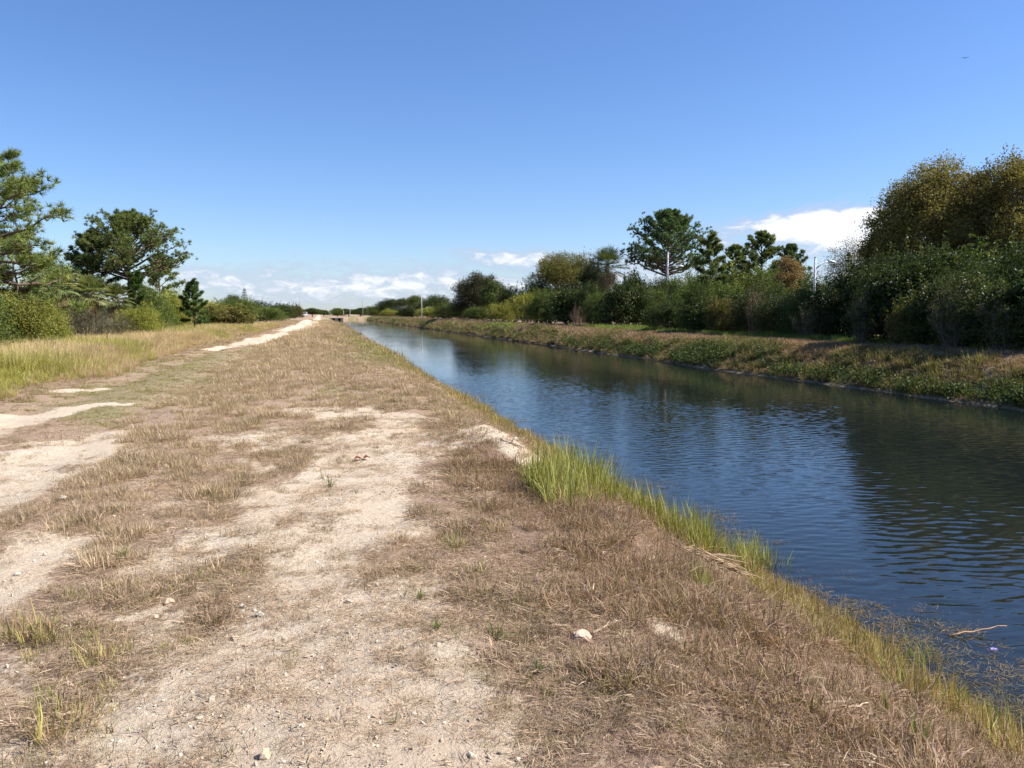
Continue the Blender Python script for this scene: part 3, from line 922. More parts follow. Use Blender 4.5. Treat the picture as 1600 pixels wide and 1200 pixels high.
    for i in range(2):
        C = rng.normal(size=(70, 3)) * np.array([.22, .22, .12]) + np.array([0, 0, .22])
        S.append(mk(leaves(rng, C, rng.normal(size=(70, 3)) * .8 + np.array([0, 0, .6]), rng.uniform(.08, .18, 70), rng.uniform(.03, .07, 70), palette(rng, 70, [(.05, .08, .024), (.08, .112, .032), (.13, .15, .048)])), blades(rng, 14, .1, .4, .2, .5, .015, OLIVE)))
    S.append(mk(blades(rng, 60, .2, .5, .2, .4, .02, [(.17, .24, .05), (.12, .18, .035), (.27, .29, .08)], False, .6)))
    bank = proto_set('bank_tuft', S)
    P = []; I = []; s_ = []
    for (x0, x1, y0, y1, dn, sm) in ((18.3, 26.5, 10, 60, 34, 1.0), (18.3, 26.5, 60, 130, 12, 1.5), (18.3, 26.5, 130, 335, 4, 2.2)):
        n = int((x1 - x0) * (y1 - y0) * dn)
        X = rng.uniform(x0, x1, n); Y = rng.uniform(y0, y1, n); Z = height(X, Y)
        sand = sandiness(X, Y)
        berm = np.exp(-((X - 22.1) / .5) ** 2) * sstep(30, 60, Y)
        k = (Z > WATER_Z + .06) & in_view(X, Y, Z) & (rng.random(n) > berm * .85) & (sand < .4) & (fbm(X * 1.5, Y * 1.5, 187, 2) > .28)
        X, Y, Z = X[k], Y[k], Z[k]; m = len(X)
        g = sstep(.42, .60, fbm(X * .45, Y * .16, 181, 3)) * sstep(21.6, 20.6, X)
        low = sstep(20.3, 19.3, X)
        weed = low * (sstep(62, 40, Y) * .30 + .06) * sstep(.40, .62, fbm(X * .8, Y * .35, 183, 3)) * 1.6
        idx = np.where(rng.random(m) < np.maximum(g * .6, low * .45), rng.integers(3, 6, m), rng.integers(0, 3, m))
        idx = np.where(rng.random(m) < weed, rng.integers(6, 8, m), idx)
        hedge = sstep(22.5, 23.2, X) * sstep(80, 48, Y)
        idx = np.where(rng.random(m) < hedge * .75, 8, idx)
        patch = np.exp(-((X - 20.6) / 1.0) ** 2 - ((Y - 93) / 7) ** 2)
        idx = np.where(rng.random(m) < patch * .4, 8, idx)
        P.append(np.stack([X, Y, Z], 1)); I.append(idx); s_.append(rng.uniform(.6, 1.15, m) * sm * np.where(X > 21.2, .7, 1))
    s = np.concatenate(s_); P = np.concatenate(P); n = len(P)
    scatter('bank_grass', 'brown grass and leafy green weeds on the far bank of the canal', P, np.stack([rng.normal(size=n) * .12, rng.normal(size=n) * .12, rng.uniform(0, 6.28, n)], 1), np.stack([s, s, s], 1), np.concatenate(I), bank, cat='grass')

    # bright green blades at the near shoreline
    S = []
    for i in range(4):
        S.append(mk(blades(rng, 15, .20, .60, .09, .22, .010, LIME, False, .6), blades(rng, 9, .08, .40, .12, .55, .008, [(.40, .36, .08), (.3, .27, .1), (.42, .30, .17)], False, .8)))
    reed = proto_set('reed_tuft', S)
    P = []; s_ = []
    line = [((856, 778), 18, .22, .95), ((882, 772), 24, .24, 1.0), ((905, 770), 28, .25, 1.1), ((940, 785), 26, .22, 1.05), ((985, 800), 20, .2, .9), ((1020, 822), 22, .2, .95),
            ((1065, 845), 22, .18, .92), ((1090, 862), 20, .15, .9), ((1140, 880), 12, .15, .7), ((1195, 885), 16, .12, .8), ((1165, 870), 12, .12, .75), ((1095, 930), 4, .05, .5)]
    for (q, n, r, sc) in line:
        p = on_z(q[0], q[1], -.6)
        for i in range(3): p = on_z(q[0], q[1], hz(p.x, p.y))
        for i in range(n):
            x = p.x + rng.normal() * r * .7; y = p.y + rng.normal() * r * 1.3
            P.append((x, y, hz(x, y))); s_.append(sc * rng.uniform(.65, 1.1))
    # sparser blades along the waterline far and near
    for i in range(900):
        y = rng.uniform(2.2, 60); x = 4.25 + rng.normal() * .3
        z = hz(x, y)
        if 8 < y < 13.5: continue
        if WATER_Z - .15 < z < WATER_Z + .35 and fbm(np.array([y * .6]), np.array([2.]), 191, 2)[0] > .5:
            P.append((x, y, z)); s_.append(rng.uniform(.25, .6))
    n = len(P); s = np.array(s_)
    scatter('shore_reeds', 'bright green sword grass standing along the near waterline', np.array(P), np.stack([rng.normal(size=n) * .1, rng.normal(size=n) * .1, rng.uniform(0, 6.28, n)], 1), np.stack([s, s, s], 1), rng.integers(0, 4, n), reed, cat='grass')

    # drowned weed in the shallows
    S = []
    for i in range(3):
        S.append(mk(blades(rng, 34, .03, .10, .10, 1, .0045, [(.22, .165, .10), (.16, .125, .065), (.28, .22, .13), (.12, .09, .05)], True), blades(rng, 4, .02, .06, .10, .6, .004, [(.28, .19, .13), (.24, .23, .09)])))
    weed = proto_set('weed_mat', S)
    n = 26000
    Y = 1.5 + rng.random(n) ** 2.2 * 30; X = rng.uniform(3.8, 5.9, n); Z = height(X, Y)
    dp = WATER_Z - Z
    k = (dp > -.06) & (dp < .38) & (rng.random(n) < .95 * sstep(.30, .58, fbm(X * 1.6, Y * 1.2, 201, 3) + .25 * sstep(7, 4.5, Y) - .16 * sstep(6.5, 8.5, Y)) * sstep(.38, .10, dp)) & in_view(X, Y, Z)
    X, Y, dp = X[k], Y[k], dp[k]; n = len(X); s = rng.uniform(.6, 1.2, n)
    scatter('water_weeds', 'brown drowned weeds floating in the shallow water by the near bank', np.stack([X, Y, np.full(n, WATER_Z - .012) + rng.uniform(-.03, .004, n)], 1), np.stack([np.zeros(n), np.zeros(n), rng.uniform(0, 6.28, n)], 1), np.stack([s, s, s * .8], 1), rng.integers(0, 3, n), weed, cat='weeds')

    # limestone gravel
    S = []
    for i in range(5):
        S.append(rock_mesh(rng, 1.0, [(.50, .43, .33), (.46, .36, .26), (.56, .50, .40), (.34, .27, .20), (.52, .43, .30)][i], 1))
    gv = proto_set('pebble', S)
    n = 60000
    Y = 1.6 + rng.random(n) ** 1.5 * 14; X = rng.uniform(-5, 4, n)
    sand = sandiness(X, Y); Z = height(X, Y)
    k = (rng.random(n) < .10 + sand * .9 * (sstep(.35, .6, fbm(X * 2, Y * 2, 211, 2)) + .15)) & (X > -2.2) & in_view(X, Y, Z) & (Z > WATER_Z)
    X, Y, Z = X[k], Y[k], Z[k]; n = len(X)
    s = .003 + .009 * rng.random(n) ** 4 + .010 * (rng.random(n) < .03)
    scatter('gravel', 'pale limestone gravel strewn over the bare sandy patches', np.stack([X, Y, Z + s * .1], 1), np.stack([rng.uniform(0, 6.28, n)] * 3, 1), np.stack([s, s, s * .7], 1), rng.integers(0, 5, n), gv, cat='gravel')


def rock_mesh(rng, r, col, sub=2):
    import bmesh
    bm = bmesh.new(); bmesh.ops.create_icosphere(bm, subdivisions=sub, radius=r)
    V = np.array([v.co[:] for v in bm.verts]); T = np.array([[v.index for v in f.verts] for f in bm.faces]); bm.free()
    n = fbm(V[:, 0] * 1.6 / r + rng.uniform(0, 50), V[:, 1] * 1.6 / r + V[:, 2] * 1.3 / r, int(rng.integers(0, 999)), 3)
    V = V * (.62 + .76 * n)[:, None] * np.array([rng.uniform(.85, 1.25), rng.uniform(.8, 1.1), rng.uniform(.6, .85)])
    for i in range(3):                                   # broken facets
        d = unit(rng.normal(size=3)); q = V @ d; lim = r * rng.uniform(.45, .65)
        V = V - np.maximum(q - lim, 0)[:, None] * d
    return mesh_np('rock', V, T, MAT_ROCK, np.array(col) * np.ones((len(V), 3)) * (.8 + .4 * n)[:, None])


# ------------------------------------------------------------------ sky, sun, camera
SUN_EL = 46.0
SUN_AZ = 105.0                    # clockwise from +Y (the canal runs along +Y)


def build_light():
    w = bpy.data.worlds.new('World'); SC.world = w; w.use_nodes = True
    nt = w.node_tree; nt.nodes.clear()
    out = nt.nodes.new('ShaderNodeOutputWorld')
    bg = nt.nodes.new('ShaderNodeBackground')
    sky = nt.nodes.new('ShaderNodeTexSky'); sky.sky_type = 'NISHITA'; sky.sun_disc = False
    sky.sun_elevation = rad(SUN_EL); sky.sun_rotation = rad(SUN_AZ)
    sky.air_density = 1.0; sky.dust_density = .35; sky.ozone_density = 1.6
    vec = N(nt, 'ShaderNodeTexCoord').outputs['Generated']
    sx = N(nt, 'ShaderNodeSeparateXYZ', {0: vec})
    x, y, z = sx.outputs
    az = M(nt, 'MULTIPLY', M(nt, 'ARCTAN2', x, y), 57.2958)
    el = M(nt, 'MULTIPLY', M(nt, 'ARCSINE', z), 57.2958)
    v = N(nt, 'ShaderNodeCombineXYZ', {0: M(nt, 'MULTIPLY', az, .42), 1: M(nt, 'MULTIPLY', el, 1.0), 2: 0.})
    n1 = N(nt, 'ShaderNodeTexNoise', {'Vector': v.outputs[0], 'Scale': 1.25, 'Detail': 8., 'Roughness': .66, 'Distortion': .5}).outputs[0]
    v2 = N(nt, 'ShaderNodeCombineXYZ', {0: M(nt, 'MULTIPLY', az, .16), 1: M(nt, 'MULTIPLY', el, 1.1), 2: 3.})
    n2 = N(nt, 'ShaderNodeTexNoise', {'Vector': v2.outputs[0], 'Scale': .9, 'Detail': 5., 'Roughness': .6}).outputs[0]
    tot = None

    def add(a, b): return b if a is None else M(nt, 'ADD', a, b)
    # cloud banks: (pixel centre, half width, half height, strength)
    for px, py, wx, wy, s in ((330, 432, 62, 20, .66), (450, 408, 34, 13, .34), (530, 412, 30, 8, .33), (640, 425, 90, 16, .50), (700, 455, 190, 28, .60), (770, 402, 70, 14, .74), (850, 408, 62, 15, .68),
                              (480, 450, 120, 22, .5), (1280, 364, 110, 30, 1.15), (1200, 352, 60, 11, .7), (1330, 340, 70, 18, .8), (1120, 378, 26, 14, .65), (970, 402, 40, 18, .65), (1420, 372, 80, 34, 1.1), (1060, 440, 200, 26, .6)):
        r = ray(px, py)
        a0 = math.degrees(math.atan2(r.x, r.y)); e0 = math.degrees(math.asin(r.z))
        sa = math.degrees(wx / F_PX); se = math.degrees(wy / F_PX)
        da = M(nt, 'MULTIPLY', M(nt, 'SUBTRACT', az, a0), 1 / sa)
        de = M(nt, 'MULTIPLY', M(nt, 'SUBTRACT', el, e0), 1 / se)
        q = M(nt, 'ADD', M(nt, 'MULTIPLY', da, da), M(nt, 'MULTIPLY', de, de))
        g = M(nt, 'MULTIPLY', M(nt, 'POWER', 2.71828, M(nt, 'MULTIPLY', q, -.8)), s)
        tot = add(tot, g)
    # a general low bank all round the horizon, so that the sky is whole from any side
    rnd = M(nt, 'MULTIPLY', M(nt, 'POWER', 2.71828, M(nt, 'MULTIPLY', M(nt, 'ABSOLUTE', M(nt, 'SUBTRACT', el, .8)), -.42)), .50)
    tot = M(nt, 'ADD', tot, rnd)
    tot = M(nt, 'ADD', tot, M(nt, 'MULTIPLY', M(nt, 'SUBTRACT', n1, .5), 2.0))
    tot = M(nt, 'ADD', tot, M(nt, 'MULTIPLY', M(nt, 'SUBTRACT', n2, .5), .8))
    f = mapr(nt, tot, .24, 1.30, 0, .92)
    gate = mapr(nt, el, 9.5, 7.0)
    f = M(nt, 'MULTIPLY', f, gate)
    shade = mapr(nt, tot, .80, 1.45)
    cc = mixc(nt, shade, CLOUD_LO, CLOUD_HI)
    hsv = N(nt, 'ShaderNodeHueSaturation', {'Color': sky.outputs[0], 'Saturation': 1.12, 'Value': 1.0})
    tint = mixc(nt, 1.0, hsv.outputs[0], (.68, .78, 1.02), 'MULTIPLY')
    c = mixc(nt, f, tint, cc)
    nt.links.new(c, bg.inputs[0]); bg.inputs[1].default_value = SKY_STRENGTH
    nt.links.new(bg.outputs[0], out.inputs[0])
    sl = bpy.data.lights.new('sun', 'SUN'); sl.energy = SUN_STRENGTH; sl.angle = rad(.55); sl.color = (1, .945, .86)
    so = bpy.data.objects.new('sun', sl); COL.objects.link(so)
    d = Vector((math.sin(rad(SUN_AZ)) * math.cos(rad(SUN_EL)), math.cos(rad(SUN_AZ)) * math.cos(rad(SUN_EL)), math.sin(rad(SUN_EL))))
    so.rotation_euler = d.to_track_quat('Z', 'Y').to_euler(); so.location = (30, -10, 40)
    cam = bpy.data.cameras.new('camera'); co = bpy.data.objects.new('camera', cam); COL.objects.link(co)
    cam.sensor_width = 36; cam.lens = 36 * F_PX / 1600; cam.clip_start = .05; cam.clip_end = 6000
    co.location = CAM; co.rotation_euler = (rad(90) - PITCH, 0, -YAW)
    SC.camera = co
    SC.view_settings.view_transform = 'Standard'; SC.view_settings.look = 'None'
    SC.view_settings.gamma = 1; SC.view_settings.exposure = EXPOSURE
    SC.cycles.max_bounces = 8; SC.cycles.transparent_max_bounces = 12
    SC.cycles.diffuse_bounces = 3; SC.cycles.glossy_bounces = 3
    SC.cycles.use_denoising = True
    SC.cycles.caustics_reflective = False; SC.cycles.caustics_refractive = False


SKY_STRENGTH = .087
SUN_STRENGTH = 4.9
EXPOSURE = 0.95
CLOUD_LO = (3.3, 3.85, 5.0)
CLOUD_HI = (6.5, 6.6, 6.8)


# ------------------------------------------------------------------ plants in their places
def spot(px, X=None, ytop=480, hw=20, Y=None, base=495):
    p = at_X(px, base, X) if X is not None else at_Y(px, base, Y)
    t = at_X(px, ytop, X) if X is not None else at_Y(px, ytop, Y)
    dep = (p - CAM).dot(_F)
    b = hz(p.x, p.y)
    return Vector((p.x, p.y, b)), t.z - b, hw * dep / F_PX, dep


DARK = [(.028, .050, .014), (.045, .074, .018), (.07, .10, .026), (.024, .04, .013), (.085, .085, .026)]
MIDG = [(.08, .12, .026), (.12, .155, .034), (.17, .195, .05), (.05, .08, .02)]
YELG = [(.22, .255, .04), (.30, .31, .055), (.14, .185, .035), (.36, .31, .08)]
BRWG = [(.13, .145, .035), (.19, .16, .05), (.09, .11, .03), (.22, .15, .06)]


def build_plants():
    P = {}
    P['dark'] = [(4.0, 2.4, bush_meshes(301 + i, 2.4, 4.0, 11, 1300, (20, 15, 11, 8)[i], (.12, .15, .19, .24)[i], (.05, .065, .085, .12)[i], .20, DARK, MAT_LEAF)) for i in range(4)]
    P['mid'] = [(4.0, 2.4, bush_meshes(321 + i, 2.4, 4.0, 11, 1300, 16, .15, .065, .20, MIDG, MAT_LEAF)) for i in range(3)]
    P['yellow'] = [(3.0, 2.2, bush_meshes(341 + i, 2.2, 3.0, 9, 1100, 16, .125, .055, .19, YELG, MAT_LEAF)) for i in range(2)]
    P['brown'] = [(2.6, 2.4, bush_meshes(361 + i, 2.4, 2.6, 9, 700, 14, .17, .09, .18, BRWG, MAT_DULL)) for i in range(2)]
    P['tall'] = [(8.0, 3.4, broad_tree(381 + i, 8, 3.4, 3.6, DARK if i else MIDG, MAT_DULL, 650, 14, .24, .11, .30, .38, twigs=False)) for i in range(3)]
    P['twig'] = [(2.6, 2.0, twig_bush(401 + i, 2.0, 2.6, [(.22, .18, .15), (.16, .13, .105)], [(.12, .125, .05), (.18, .165, .075), (.085, .095, .035)], 4600)) for i in range(2)]
    P['dead'] = [(2.6, 2.0, twig_bush(411, 2.0, 2.6, [(.34, .23, .17), (.26, .17, .12)], [(.26, .17, .10), (.20, .15, .07)], 1500))]
    cnt = {}
    rnd = random.Random(5)

    def put(kind, name, cat, px, X, ytop, hw, label, group=None, Y=None):
        loc, h, r, dep = spot(px, X, ytop, hw, Y)
        k = cnt.get(kind, 0); cnt[kind] = k + 1
        H0, R0, parts = P[kind][k % len(P[kind])]
        if cat == 'bush': r *= 1.15; h = h * 1.08 + .1
        place(name, cat, label, parts, loc, rnd.uniform(0, 6.28), (r / R0, r / R0, h / H0), group)

    # ---- left of the track
    loc, h, r, d = spot(-12, -13.5, 222, 118)
    place('slash_pine', 'pine tree', 'tall open pine at the left edge with long drooping limbs over palms', pine(501, h * .97, r * 1.05, h * .24, 34, .20, 5, 24, .32, .032, prof=lambda t: 1.0 if t < .35 else (.95 - .75 * ((t - .35) / .65) ** 1.5), upr=.55, droop=.05), loc, 3.9)
    loc, h, r, d = spot(38, -15, 382, 52)
    place('slash_pine', 'pine tree', 'shorter brownish green pine standing under the tall pine at the left edge', pine(502, h, r, h * .3, 16, .12, 5, 26, .34, .036, cols=[(.12, .14, .04), (.17, .165, .05), (.09, .105, .03)]), loc, .5)
    loc, h, r, d = spot(208, -14, 337, 80)
    place('slash_pine', 'pine tree', 'broad dome crowned pine with a bare reddish trunk, right of the tall edge pine', pine(503, h, r * 1.10, h * .44, 72, .21, 5, 24, .25, .040, upr=1.1, env=(.30, .12)), loc, .3)
    loc, h, r, d = spot(150, -16.5, 362, 44)
    place('slash_pine', 'pine tree', 'dark pine merging into the left side of the broad dome crowned pine', pine(504, h, r, h * .40, 30, .16, 5, 26, .28, .042, env=(.35, .25), cols=[(.08, .125, .04), (.12, .165, .045)]), loc, 1.3)
    loc, h, r, d = spot(252, -15.5, 398, 36)
    place('slash_pine', 'pine tree', 'low pine hanging out on the right side of the broad dome crowned pine', pine(505, h, r, h * .34, 26, .13, 5, 24, .28, .042, env=(.4, .25)), loc, 4.0)
    loc, h, r, d = spot(215, -12.6, 432, 24)
    place('young_pine', 'pine tree', 'young bright green pine below the trunk of the broad dome crowned pine', pine(506, h, r, h * .2, 26, .08, 3, 22, .26, .040, cols=[(.07, .13, .025), (.10, .16, .03)], prof=lambda t: 1 - .6 * t), loc, 2.0)
    loc, h, r, d = spot(304, -9.7, 446, 24)
    place('young_pine', 'pine tree', 'small lone pine with a bare lower stem at the edge of the field grass', pine(507, h, r, h * .22, 30, .085, 3, 22, .24, .040, cols=[(.05, .09, .025), (.08, .12, .03)], prof=lambda t: 1 - .62 * t, upr=1.15), loc, 5.0)
    for px, X, yt, hw, lab, sd in ((92, -12.6, 417, 27, 'leftmost cabbage palm, under the tall edge pine, with brown fronds hanging', 1),
                                   (142, -12.8, 430, 26, 'upright cabbage palm with stiff grey green fans behind the grey twiggy shrub', 2),
                                   (180, -12.2, 444, 22, 'low cabbage palm with yellowing fans just left of the young bright pine', 3)):
        loc, h, r, d = spot(px, X, yt, hw)
        place('cabbage_palm', 'palm tree', lab, palm(520 + sd, h - r * 1.05, r * 1.35, 34), loc, sd)
    B = 'leafy bush'
    put('yellow', 'leafy_bush', 'bush', 18, -11.6, 470, 62, 'yellow green bush at the left edge below the tall pine')
    put('mid', 'leafy_bush', 'bush', -70, -12, 452, 70, 'green bush cut off by the left edge of the frame beneath the tall pine')
    put('yellow', 'leafy_bush', 'bush', 66, -11.2, 487, 34, 'low yellow green bush between the edge bush and the grey twiggy shrub')
    put('twig', 'twiggy_shrub', 'shrub', 128, -11.2, 470, 48, 'large grey twiggy shrub in front of the upright cabbage palm')
    put('twig', 'twiggy_shrub', 'shrub', 172, -10.8, 484, 36, 'smaller grey twiggy shrub in front of the low yellowing palm')
    put('dark', 'leafy_bush', 'bush', 108, -18, 422, 46, 'dark green bush showing behind and between the left cabbage palms')
    put('mid', 'leafy_bush', 'bush', 55, -17, 446, 46, 'dark bush beneath the shorter brownish pine, behind the palms')
    put('mid', 'leafy_bush', 'bush', 232, -12.2, 458, 36, 'bright green bush right of the young pine under the dome crowned pine')
    put('yellow', 'leafy_bush', 'bush', 268, -12.6, 462, 34, 'sunlit yellow green bush just left of the small lone pine')
    put('yellow', 'leafy_bush', 'bush', 218, -10.6, 486, 32, 'low bright bush in the field grass in front of the young pine')
    put('brown', 'leafy_bush', 'bush', 345, -10.4, 482, 46, 'rounded brownish green bush to the right of the small lone pine')
    put('yellow', 'leafy_bush', 'bush', 322, -13.6, 474, 30, 'yellow green bush showing between the lone pine and the brownish bush')
    put('mid', 'leafy_bush', 'bush', 366, -13, 470, 32, 'green bush behind the rounded brownish bush, below the round dark tree')
    put('dark', 'leafy_bush', 'bush', 402, -12.4, 475, 26, 'dark bush just right of the slender whorled conifer')
    put('mid', 'leafy_bush', 'bush', 418, -9.8, 482, 24, 'green bush at the end of the brownish bush by the sandy track')
    put('dark', 'leafy_bush', 'bush', 440, -9.6, 477, 20, 'dark bush by the bend of the sandy track, second from its end')
    put('brown', 'leafy_bush', 'bush', 459, -8.6, 479, 14, 'last brownish bush before the sandy heap on the track')
    put('tall', 'broadleaf_tree', 'tree', 367, -18, 457, 13, 'small round dark tree rising above the left bushes')
    loc, h, r, d = spot(383, -17, 449, 8)
    place('whorled_conifer', 'conifer', 'slender grey whorled conifer beside the small round dark tree', whorl_conifer(530, h, r), loc)
    G = 'trees at the far end of the canal'
    for px, yt, hw, Y, lab in ((488, 479, 15, 372, 'far tree right of the white vehicle at the end of the track'), (506, 484, 11, 395, 'low far tree left of the gap where the canal vanishes'),
                               (527, 483, 11, 372, 'far tree just right of the gap where the canal vanishes'), (545, 481, 13, 390, 'far tree behind the two short pale posts'),
                               (563, 480, 12, 372, 'far tree behind the thin tall grey pole'), (584, 477, 14, 380, 'far tree between the thin grey pole and the roadside pine')):
        put('tall', 'broadleaf_tree', 'tree', px, None, yt, hw, lab, G, Y)

    # ---- far bank, from far to near
    put('tall', 'slash_pine', 'pine tree', 607, 28, 462, 19, 'distant pine over the low bushes left of the slim pale pole')
    put('tall', 'broadleaf_tree', 'tree', 632, 30, 464, 17, 'distant rounded tree between the roadside pine and the slim pale pole')
    put('tall', 'broadleaf_tree', 'tree', 652, 31, 458, 17, 'distant tree rising straight behind the slim pale pole')
    put('tall', 'broadleaf_tree', 'tree', 684, 30, 455, 25, 'wide grey green tree between the slim pale pole and the dark spreading tree')
    for k, px, yt, hw, lab in (('mid', 588, 484, 13, 'farthest low bush on the far bank, left of the distant pine'), ('yellow', 612, 485, 15, 'low bush below the distant pine on the far bank'),
                               ('dark', 637, 483, 16, 'low dark bush just left of the slim pale pole'), ('yellow', 672, 482, 20, 'low yellow green bush just right of the slim pale pole'),
                               ('mid', 697, 478, 20, 'bush at the left foot of the dark spreading tree')):
        put(k, 'leafy_bush', 'bush', px, 26.4, yt, hw, lab)
    loc, h, r, d = spot(754, 29.5, 427, 45)
    place('spreading_tree', 'tree', 'dark spreading tree with thin dry twigs on top, alone beside the pole', broad_tree(541, h, r, h * .38, [(.05, .055, .022), (.08, .075, .03), (.035, .045, .018), (.11, .10, .05)], MAT_DULL, 2400, 13, .24, .10, .26, .34, .2, .95, 40, srange=(.18, .32), inner=.25), loc)
    loc, h, r, d = spot(768, 27.2, 438, 17)
    place('slender_tree', 'tree', 'bright green slender tree growing in front of the dark spreading tree', broad_tree(542, h, r, h * .3, MIDG, MAT_LEAF, 380, 14, .26, .12, .26, .36, .1, 1.3, 9), loc)
    T = 'bushes of the thicket on the far bank'
    for k, px, X, yt, hw, lab in (
            ('dark', 722, 27.2, 474, 22, 'dark bush at the left front of the dark spreading tree'),
            ('mid', 748, 26.6, 482, 20, 'low bush right below the dark spreading tree'),
            ('yellow', 782, 26.8, 476, 22, 'low sunlit bush at the foot of the bright green slender tree'),
            ('dark', 800, 29, 456, 26, 'dark bush just right of the dark spreading tree'),
            ('yellow', 822, 27.2, 462, 27, 'yellowish bush left below the yellow green tree'),
            ('mid', 856, 27, 460, 30, 'green bush in front of the yellow green tree, left half'),
            ('dark', 842, 30, 447, 28, 'dark bush touching the left side of the yellow green tree'),
            ('dark', 893, 27, 457, 32, 'dark bush in front of the yellow green tree, right half'),
            ('dark', 926, 28.5, 446, 32, 'dark bush directly left of the cabbage palm on the far bank'),
            ('mid', 940, 26.6, 462, 28, 'leafy bush below the trunk of the far cabbage palm'),
            ('dark', 926, 32, 420, 26, 'taller dark bush half hidden behind the far cabbage palm'),
            ('dark', 986, 32.5, 434, 26, 'dark bush between the far cabbage palm and the big dome pine'),
            ('dark', 974, 27.4, 448, 32, 'dark bush right of the far cabbage palm'),
            ('mid', 1012, 30, 456, 36, 'sunlit bush in front of the big dome pine, left of the thick grey pole'),
            ('dark', 1032, 38, 440, 38, 'dark bush at the foot of the thick grey pole'),
            ('mid', 1062, 36, 440, 42, 'bright bush just right of the thick grey pole'),
            ('dark', 1052, 25.8, 478, 36, 'low dark bush at the path below the thick grey pole'),
            ('mid', 1108, 36, 434, 44, 'leafy bush below the pale drooping pine'),
            ('dark', 1104, 25.9, 474, 38, 'low dark bush at the path below the pale drooping pine'),
            ('yellow', 1150, 38, 430, 40, 'yellowish bush under the small dark pines, left of the dead creeper'),
            ('dark', 1152, 28, 466, 42, 'dark bush at the path left of the dead brown creeper'),
            ('mid', 1202, 37, 428, 46, 'bush behind the dead brown creeper'),
            ('mid', 1234, 39, 428, 42, 'tall green bush left of the curved street lamp'),
            ('dark', 1228, 28, 464, 44, 'dark bush at the path right of the dead brown creeper'),
            ('dark', 1298, 38, 446, 48, 'dark bush under the lamp arm of the curved street lamp'),
            ('dark', 1312, 28, 462, 50, 'dark bush at the path behind the small brownish shrub'),
            ('dark', 1352, 35, 418, 54, 'dark bush below the pinkish thin tree'),
            ('dark', 1182, 27.5, 462, 40, 'dark bush close behind the foot of the dead brown creeper'),
            ('dark', 1262, 27.6, 464, 46, 'dark bush close behind the small brownish twiggy shrub at the path'),
            ('mid', 1080, 31, 454, 36, 'middle row bush under the pale drooping pine, left part'),
            ('mid', 1132, 31.5, 450, 38, 'middle row bush between the pale drooping pine and the dead creeper'),
            ('mid', 1204, 32, 448, 42, 'middle row bush directly behind the dead brown creeper'),
            ('dark', 1266, 33.5, 452, 40, 'middle row dark bush below the curved street lamp'),
            ('dark', 1404, 26.8, 432, 58, 'dark bush under the left end of the olive brown trees'),
            ('dark', 1396, 29.4, 408, 56, 'tall dark bush touching the left end of the olive brown trees'),
            ('dark', 1452, 27.8, 410, 62, 'dark leafy bush directly below the left olive brown tree'),
            ('dark', 1478, 26.4, 452, 62, 'dark bush at the path below the left olive brown tree'),
            ('dark', 1512, 29.0, 404, 66, 'dark bush between the two olive brown trees'),
            ('dark', 1532, 27.2, 420, 64, 'broad leaved bush catching light below the right olive brown tree'),
            ('dark', 1590, 28.8, 404, 74, 'dark bush at the right edge under the right olive brown tree'),
            ('dark', 1578, 26.5, 452, 70, 'dark bush at the path by the right edge of the frame'),
            ('dark', 1664, 27.2, 420, 84, 'dark bush cut off by the right edge of the frame')):
        put(k, 'leafy_bush', 'bush', px, X - (2.9 * float(sstep(900, 1300, px)) if X < 29.9 else 0), yt, hw, lab, T)
    put('brown', 'leafy_bush', 'bush', 1132, 24.6, 476, 26, 'low brownish bush at the path between the pale pine and the dead creeper')
    put('mid', 'leafy_bush', 'bush', 1090, 24.6, 454, 26, 'light green bush at the front of the thicket below the pale drooping pine')
    put('brown', 'leafy_bush', 'bush', 1424, 22.8, 478, 30, 'low brownish bush at the path below the left end of the left olive tree')
    put('twig', 'twiggy_shrub', 'shrub', 1492, 22.6, 440, 40, 'tall grey twiggy stems in the dark thicket below the left olive brown tree')
    put('twig', 'twiggy_shrub', 'shrub', 1566, 22.7, 446, 44, 'tall grey twiggy stems in the dark thicket by the right edge')
    put('dead', 'dead_creeper', 'shrub', 905, 25.4, 470, 16, 'dry brown shrub at the path left of the far cabbage palm')
    put('dead', 'dead_creeper', 'shrub', 1182, 24.6, 438, 20, 'dead pinkish brown creeper hanging in the dark thicket')
    put('twig', 'twiggy_shrub', 'shrub', 1268, 23.6, 476, 30, 'small brownish twiggy shrub at the path in front of the dark thicket')
    put('twig', 'twiggy_shrub', 'shrub', 1348, 22.4, 448, 22, 'brownish twiggy shrub among the dark bushes below the pinkish thin tree')
    loc, h, r, d = spot(882, 34, 393, 54)
    place('leafy_tree', 'tree', 'rounded yellow green tree left of the far cabbage palm', broad_tree(551, h, r, h * .42, [(.20, .21, .04), (.26, .25, .06), (.14, .17, .035), (.30, .24, .08)], MAT_LEAF, 2600, 13, .20, .095, .22, .32, .16, .95, 46, srange=(.18, .30), inner=.25), loc)
    loc, h, r, d = spot(948, 28.6, 396, 26)
    place('cabbage_palm', 'palm tree', 'cabbage palm on the far bank with a skirt of dead brown fronds', palm(552, h - r * .75, r * 1.45, 44, cols=((.09, .12, .045), (.06, .09, .03), (.13, .145, .05))), loc)
    loc, h, r, d = spot(1040, 40, 331, 64)
    place('slash_pine', 'pine tree', 'big dome crowned pine behind the thick grey pole on the far bank', pine(561, h, r * 1.05, h * .42, 70, .30, 5, 28, .32, .062, upr=1.1, env=(.34, .12), cols=[(.05, .095, .035), (.08, .13, .045), (.11, .15, .05)]), loc, .8)
    loc, h, r, d = spot(1112, 33, 374, 30)
